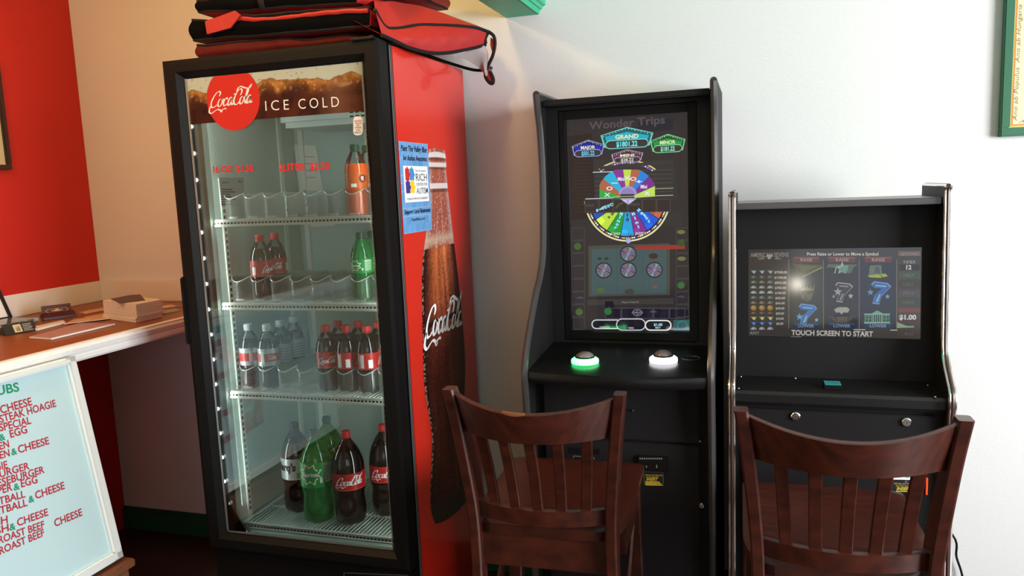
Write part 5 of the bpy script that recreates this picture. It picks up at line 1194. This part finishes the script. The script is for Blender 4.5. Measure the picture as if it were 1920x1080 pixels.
# right column of buttons
P([(1684, 471), (1726, 471), (1726, 480), (1684, 480)], (122, 100, 90), 3); T('SETTINGS', (1689, 479), (1722, 478), 4.6, (176, 150, 140), 5); T('TIMER', (1693, 494.5), (1717, 494), 6, (190, 180, 166), 5, 0); P([(1686, 496), (1724, 496), (1724, 507), (1686, 507)], (38, 36, 38), 3); T('12', (1699, 505), (1709, 505), 8, (225, 222, 215), 6, .04)
for k, (s, c) in enumerate((('HELP', (70, 84, 62)), ('LIST', (66, 60, 44)), ('POT', (84, 76, 76)), ('MAX', (66, 74, 54)))):
    y = 509+k*17; P([(1684, y), (1725, y), (1725, y+14), (1684, y+14)], c, 3); T(s, (1694, y+10), (1714, y+10), 6, tuple(min(255, q+45) for q in c), 5, 0)
P([(1683, 577), (1726, 577), (1726, 586), (1683, 586)], (124, 70, 50), 3); T('$1.00', (1686, 599), (1718, 599), 9, (232, 230, 222), 6, .04); P([(1682, 601), (1725, 601), (1725, 604), (1682, 604)], (100, 46, 36), 4); P([(1682, 604), (1700, 611), (1714, 611), (1714, 614), (1682, 615)], (150, 176, 150), 4); T('PLAY', (1697, 629), (1714, 629), 6, (104, 112, 140), 5, 0)
T('TOUCH SCREEN TO START', (1484, 628), (1637, 631), 9.6, (215, 212, 205), 7, .03)
stroke(m, V1, [(1601, 618), (1622, 618)], 1.6, p(210, 215, 205), .0006); stroke(m, V1, [(1670, 619), (1682, 619)], 1.6, p(210, 220, 205), .0006); stroke(m, V1, [(1483, 632), (1502, 632)], 1.4, p(220, 215, 205), .0006)
m.build('screen_picture', p.m, scr2, smooth=0)
# deck, card reader, screws
m = MB(); pr = [(2.40, .925), (2.40, .968), (2.215, .968), (2.203, .965), (2.196, .957), (2.196, .935), (2.202, .925)]
m.prism(pr, 0, xi0, xi1); m.build('control_deck', mat('deck_satin', S(22, 21, 22), .35, spec=.5), cab2, smooth=30)
DZ = PZ(.9684)
for (px, py) in ((1389, 706), (1384.5, 728), (1491, 709), (1740, 722), (1753, 744)):
    q = DZ.at(px, py); m = MB(); m.lathe([(.004, 0), (.0036, .0012), (.002, .002), (.0003, .0023)], 10, 0, q); m.build('screw', CHROME, cab2)
q = PZ(.981).at(1561, 718.5); ya, yb = PZ(.981).at(1561, 722).y, PZ(.981).at(1561, 714.5).y
m = MB(); m.box((q.x-.024, ya-.003, .968), (q.x+.024, yb+.004, .9808), 0, bevel=.002); m.box((q.x-.021, ya, .9808), (q.x+.021, yb, .9815), 1); m.box((q.x-.016, (ya+yb)/2-.001, .9815), (q.x+.016, (ya+yb)/2+.001, .9818), 0)
m.build('card_reader', [BLACKP, mat('reader_teal', S(60, 160, 160), .4)], cab2)
m = MB(); m.box((xi0, 2.222, 0), (xi1, 2.245, .93)); m.build('lower_body', BLACKM, cab2, smooth=0)
m = MB(); m.box((xi0+.02, 2.210, .12), (xi1-.02, 2.222, .912), bevel=.003); d2 = m.build('lower_door', BLACKM, cab2)
LP = PY(2.210)
lock(1491.6, 780, .0125, d2, LP); lock(1699.5, 791, .0125, d2, LP)
m = MB(); a = LP.at(1665, 870); b = LP.at(1722, 960); m.box((a.x, 2.198, b.z), (b.x, 2.211, a.z), 0, bevel=.003); m.build('bill_acceptor', BLACKP, d2)
LQ = PY(2.1976); m = MB(); poly(m, LQ, [(1672, 884), (1716, 886), (1716, 900), (1672, 899)], 0, 0); disc(m, LQ, (1702, 893), 7, 3, 1, .0003, 14); poly(m, LQ, [(1672, 899), (1716, 900), (1716, 924), (1672, 923)], 2, 0); disc(m, LQ, (1699, 903), 3, 2.4, 4, .0003, 8)
text(m, LQ, 'TEST BILL ANY WAY', (1676, 908), (1709, 908.5), 2.6, 3, .0003); text(m, LQ, 'DO NOT FOLD', (1680, 912), (1706, 912.5), 2.4, 3, .0003); text(m, LQ, 'INSERT', (1681, 919), (1712, 919.5), 6, 3, .0003, .03, .3); poly(m, LQ, [(1680, 920.5), (1711, 921), (1712, 922.3), (1680, 922)], 3, .0003)
m.build('insert_sticker', [WHITEINK, mat('sticker_green', S(60, 160, 110), .5), BLACKINK, mat('sticker_yellow', S(214, 186, 50), .5), mat('sticker_violet', S(80, 70, 120), .5)], d2, smooth=0)
m = MB(); q = LP.at(1737.5, 911); m.box((q.x-.0018, q.y-.006, q.z-.023), (q.x+.0018, q.y, q.z+.023), 0); m.build('red_light', mat('red_glow', S(180, 40, 20), .3, emit=S(235, 70, 30), estr=1.2), d2, smooth=0)
# cable behind the short cabinet
m = MB(); a = PY(2.80).at(1786, 1003); b = PY(2.80).at(1804, 1078)
m.tube(catmull([(.516, 2.805, a.z+.12), a, a.lerp(b, .55)+Vector((-.004, 0, 0)), b, b+Vector((.02, -.02, -.12)), b+Vector((.06, -.05, -.17+.0)), (b.x+.12, 2.74, .006), (b.x+.4, 2.70, .006)], 6), .0038, 7)
m.build('power_cord', BLACKP, origin=(b.x, 2.78, .0), top=('black power cord hanging down the wall right of the short game cabinet', 'cord'))

# ------------------------------------------------------------------ bar chairs
WOOD = bpy.data.materials.new('mahogany'); WOOD.use_nodes = True
nt = WOOD.node_tree; b = nt.nodes['Principled BSDF']; b.inputs['Roughness'].default_value = .34; b.inputs['Coat Weight'].default_value = .25; b.inputs['Coat Roughness'].default_value = .25
tc = nt.nodes.new('ShaderNodeTexCoord'); mp = nt.nodes.new('ShaderNodeMapping'); mp.inputs['Scale'].default_value = (6, 40, 9)
nz_ = nt.nodes.new('ShaderNodeTexNoise'); nz_.inputs['Scale'].default_value = 3; nz_.inputs['Detail'].default_value = 6
rp = nt.nodes.new('ShaderNodeValToRGB'); rp.color_ramp.elements[0].color = S(46, 17, 11); rp.color_ramp.elements[1].color = S(80, 33, 20); rp.color_ramp.elements[0].position = .3; rp.color_ramp.elements[1].position = .75
nt.links.new(tc.outputs['Object'], mp.inputs[0]); nt.links.new(mp.outputs[0], nz_.inputs['Vector']); nt.links.new(nz_.outputs['Fac'], rp.inputs[0]); nt.links.new(rp.outputs[0], b.inputs['Base Color'])
WORN = mat('worn_wood', S(136, 84, 54), .5)
def sweep(mb, path, wx, wy, bev=.005, mi=0):
    """square section timber along a path, local x/y half sizes wx, wy"""
    V = []; 
    for i, q in enumerate(path):
        q = Vector(q); a, b = (wx[i], wy[i]) if isinstance(wx, (list, tuple)) else (wx, wy)
        c = min(bev, a*.45, b*.45)
        for (x, y) in ((-a+c, -b), (a-c, -b), (a, -b+c), (a, b-c), (a-c, b), (-a+c, b), (-a, b-c), (-a, -b+c)): V.append(q+Vector((x, y, 0)))
    k = len(path); F = [[i*8+j, i*8+(j+1) % 8, (i+1)*8+(j+1) % 8, (i+1)*8+j] for i in range(k-1) for j in range(8)]+[list(range(8))[::-1], [(k-1)*8+j for j in range(8)]]
    mb.add(V, F, mi)
SEATZ = .755
def bow(x, half, depth): return -depth*(1-(x/half)**2)      # rails bow towards the sitter's back
def make_chair(loc, rz, label):
    t = thing('bar_chair', loc, label, 'bar chair', 'dark wooden bar chairs', rz)
    # local frame: the back is at y = 0, the seat reaches to y = +.48
    post = {}
    for s in (-1, 1):
        path = catmull([(s*.176, .035, 0), (s*.172, .052, .30), (s*.166, .060, .62), (s*.166, .060, .76), (s*.172, .050, .86), (s*.186, .026, 1.0), (s*.199, .004, 1.10)], 5)
        n = len(path); m = MB(); sweep(m, path, [.0135]*n, [(.024 if q.z < .6 else .024+.010*math.sin(math.pi*min(1, (q.z-.6)/.5))-.004*max(0, (q.z-.9)/.2)) for q in path], .004); m.build('back_post', WOOD, t, origin=(0, 0, 0), smooth=40)
        post[s] = path
    def px(z, s):
        P_ = post[s]
        for a, b in zip(P_, P_[1:]):
            if a.z <= z <= b.z: return a.lerp(b, (z-a.z)/(b.z-a.z))
        return P_[-1]
    # curved top rail
    def rail(z0, z1, depth, th, dip, n=24):
        m = MB(); V = []
        for i in range(n+1):
            u = -1+2*i/n; half0 = px(z0, 1).x-.010; half1 = px(z1, 1).x-.010
            d = dip*(1-u*u)
            y0_ = px(z0, 1).y-depth*(1-u*u); y1_ = px(z1, 1).y-depth*(1-u*u)
            for (hx, yy, zz) in ((half0, y0_-th/2, z0-.0*d), (half0, y0_+th/2, z0-.0*d), (half1, y1_+th/2, z1-d-.003), (half1, y1_+th*.2, z1-d), (half1, y1_-th*.2, z1-d), (half1, y1_-th/2, z1-d-.003)): V.append((u*hx, yy, zz))
        m.add(V, [[i*6+j, i*6+(j+1) % 6, (i+1)*6+(j+1) % 6, (i+1)*6+j] for i in range(n) for j in range(6)]+[list(range(6))[::-1], [n*6+j for j in range(6)]])
        return m
    m = rail(.994, 1.092, .074, .022, .024); tr = m.build('top_rail', WOOD, t, origin=(0, 0, 0), smooth=40)
    m = rail(.772, .814, .040, .022, .0); m.build('lower_rail', WOOD, t, origin=(0, 0, 0), smooth=40)
    for k in range(5):
        u = -.70+.35*k; a = Vector((u*.158, .056-.040*(1-u*u), .810)); c = Vector((u*.178, .0265-.074*(1-u*u), 1.004))
        mid = a.lerp(c, .5)+Vector((0, .006, 0)); m = MB(); sweep(m, catmull([a, mid, c], 5), .0128, .0055, .002); m.build('slat', WOOD, t, origin=(0, 0, 0), smooth=40)
    # saddle seat
    def seat(u, v):
        w_ = .132+.063*math.sqrt(max(0, 1-(1-min(1, v/.32))**2)); x = (2*u-1)
        ed = max(0, abs(x)-.86)/.14; ef = max(0, v-.93)/.07
        return Vector((x*w_, .045+.470*v-.006*abs(x)**6*max(0, v-.6)/.4, SEATZ-.010*(1-x*x)*(1-(2*v-1)**2)-.004*(ed*ed+ef*ef)))
    m = MB(); n = 22; m.grid(seat, n, n); m.grid(lambda u, v: seat(1-u, v)*1.0-Vector((0, 0, 1))*(seat(1-u, v).z-(SEATZ-.026)), n, n)
    for f in (lambda k: (k, 0), lambda k: (1, k), lambda k: (1-k, 1), lambda k: (0, 1-k)):
        m.grid(lambda u, v, f=f: seat(*f(u))-Vector((0, 0, 1))*(1-v)*(seat(*f(u)).z-(SEATZ-.026)), n, 2)
    m.build('seat', WOOD, t, origin=(0, 0, 0), smooth=45)
    for s in (-1, 1):
        m = MB(); sweep(m, [(s*.185, .44, 0), (s*.178, .43, .4), (s*.172, .425, SEATZ-.027)], .019, .019, .004); m.build('front_leg', WOOD, t, origin=(0, 0, 0), smooth=40)
        m = MB(); m.box((s*.178-.010, .13, SEATZ-.096), (s*.178+.010, .46, SEATZ-.027), bevel=.002); m.build('apron', WOOD, t, origin=(0, 0, 0))
        # curved corner brace under the seat, low side stretcher
        m = MB(); m.tube(catmull([(s*.168, .08, SEATZ-.30), (s*.172, .20, SEATZ-.28), (s*.174, .32, SEATZ-.19), (s*.174, .41, SEATZ-.10)], 6), .009, 8, flat=1.8); m.build('side_brace', WOOD, t, origin=(0, 0, 0))
        m = MB(); m.box((s*.176-.010, .06, .22), (s*.176+.010, .43, .25), bevel=.003); m.build('stretcher', WOOD, t, origin=(0, 0, 0))
    m = MB(); m.box((-.155, .055, SEATZ-.112), (.155, .075, SEATZ-.027), bevel=.002); m.build('apron', WOOD, t, origin=(0, 0, 0))
    m = MB(); m.box((-.160, .405, SEATZ-.092), (.160, .425, SEATZ-.027), bevel=.002); m.build('apron', WOOD, t, origin=(0, 0, 0))
    for (y, z) in ((.43, .30), (.045, .30)):
        m = MB(); m.box((-.172, y-.010, z), (.172, y+.010, z+.032), bevel=.003); m.build('stretcher', WOOD, t, origin=(0, 0, 0))
    return t, tr
ch1, tr1 = make_chair((-.480, 1.628, 0), math.radians(2.0), 'dark mahogany bar chair with a chipped back rail, before the tall cabinet')
m = MB()
for k in range(8):
    x = -.052+.0065*k; q = 1-(x/.19)**2; y = .006-.074*q-.0112; z = 1.092-.024*q; h_ = .002+.0035*math.sin(math.pi*(k+.5)/8)
    m.box((x, y-.0006, z-h_), (x+.0068, y+.012, z+.0005))
m.build('chipped_edge', WORN, tr1, origin=(0, 0, 0))
ch2 = dup(ch1, (.174, 1.560, 0), math.radians(1.0), 'dark mahogany bar chair with an unbroken back rail, before the short cabinet', 'dark wooden bar chairs')
for c in list(ch2.children):
    for g in list(c.children): bpy.data.objects.remove(g)

# ------------------------------------------------------------------ unseen lamp added to make the bright spot mirrored in the wide screen
d = ray(1495, 533).normalized(); q = SCP.at(1495, 533); r_ = d-2*d.dot(SCP.n)*SCP.n; q = q+r_*((-2.95-q.y)/r_.y)
t = thing('added_wall_lamp', (q.x, YF, q.z), 'unseen small globe lamp added on the front wall for the bright spot mirrored in the wide screen', 'lamp')
m = MB(); m.tube([(q.x, YF+.001, q.z-.10), (q.x, YF+.015, q.z-.10)], .05, 20); m.tube(catmull([(q.x, YF+.01, q.z-.10), (q.x, YF+.12, q.z-.13), (q.x, -2.95, q.z-.11), (q.x, -2.95, q.z-.045)], 5), .008, 8); m.build('bracket', SILVER, t)
m = MB(); m.lathe([(.0005, -.05)]+[(.05*math.sin(a), -.05*math.cos(a)) for a in [math.pi*k/14 for k in range(1, 14)]]+[(.0005, .05)], 20, 0, (q.x, -2.95, q.z)); m.build('globe', mat('added_lamp_globe', (1, 1, 1, 1), .4, emit=(1, .93, .78, 1), estr=55), t)
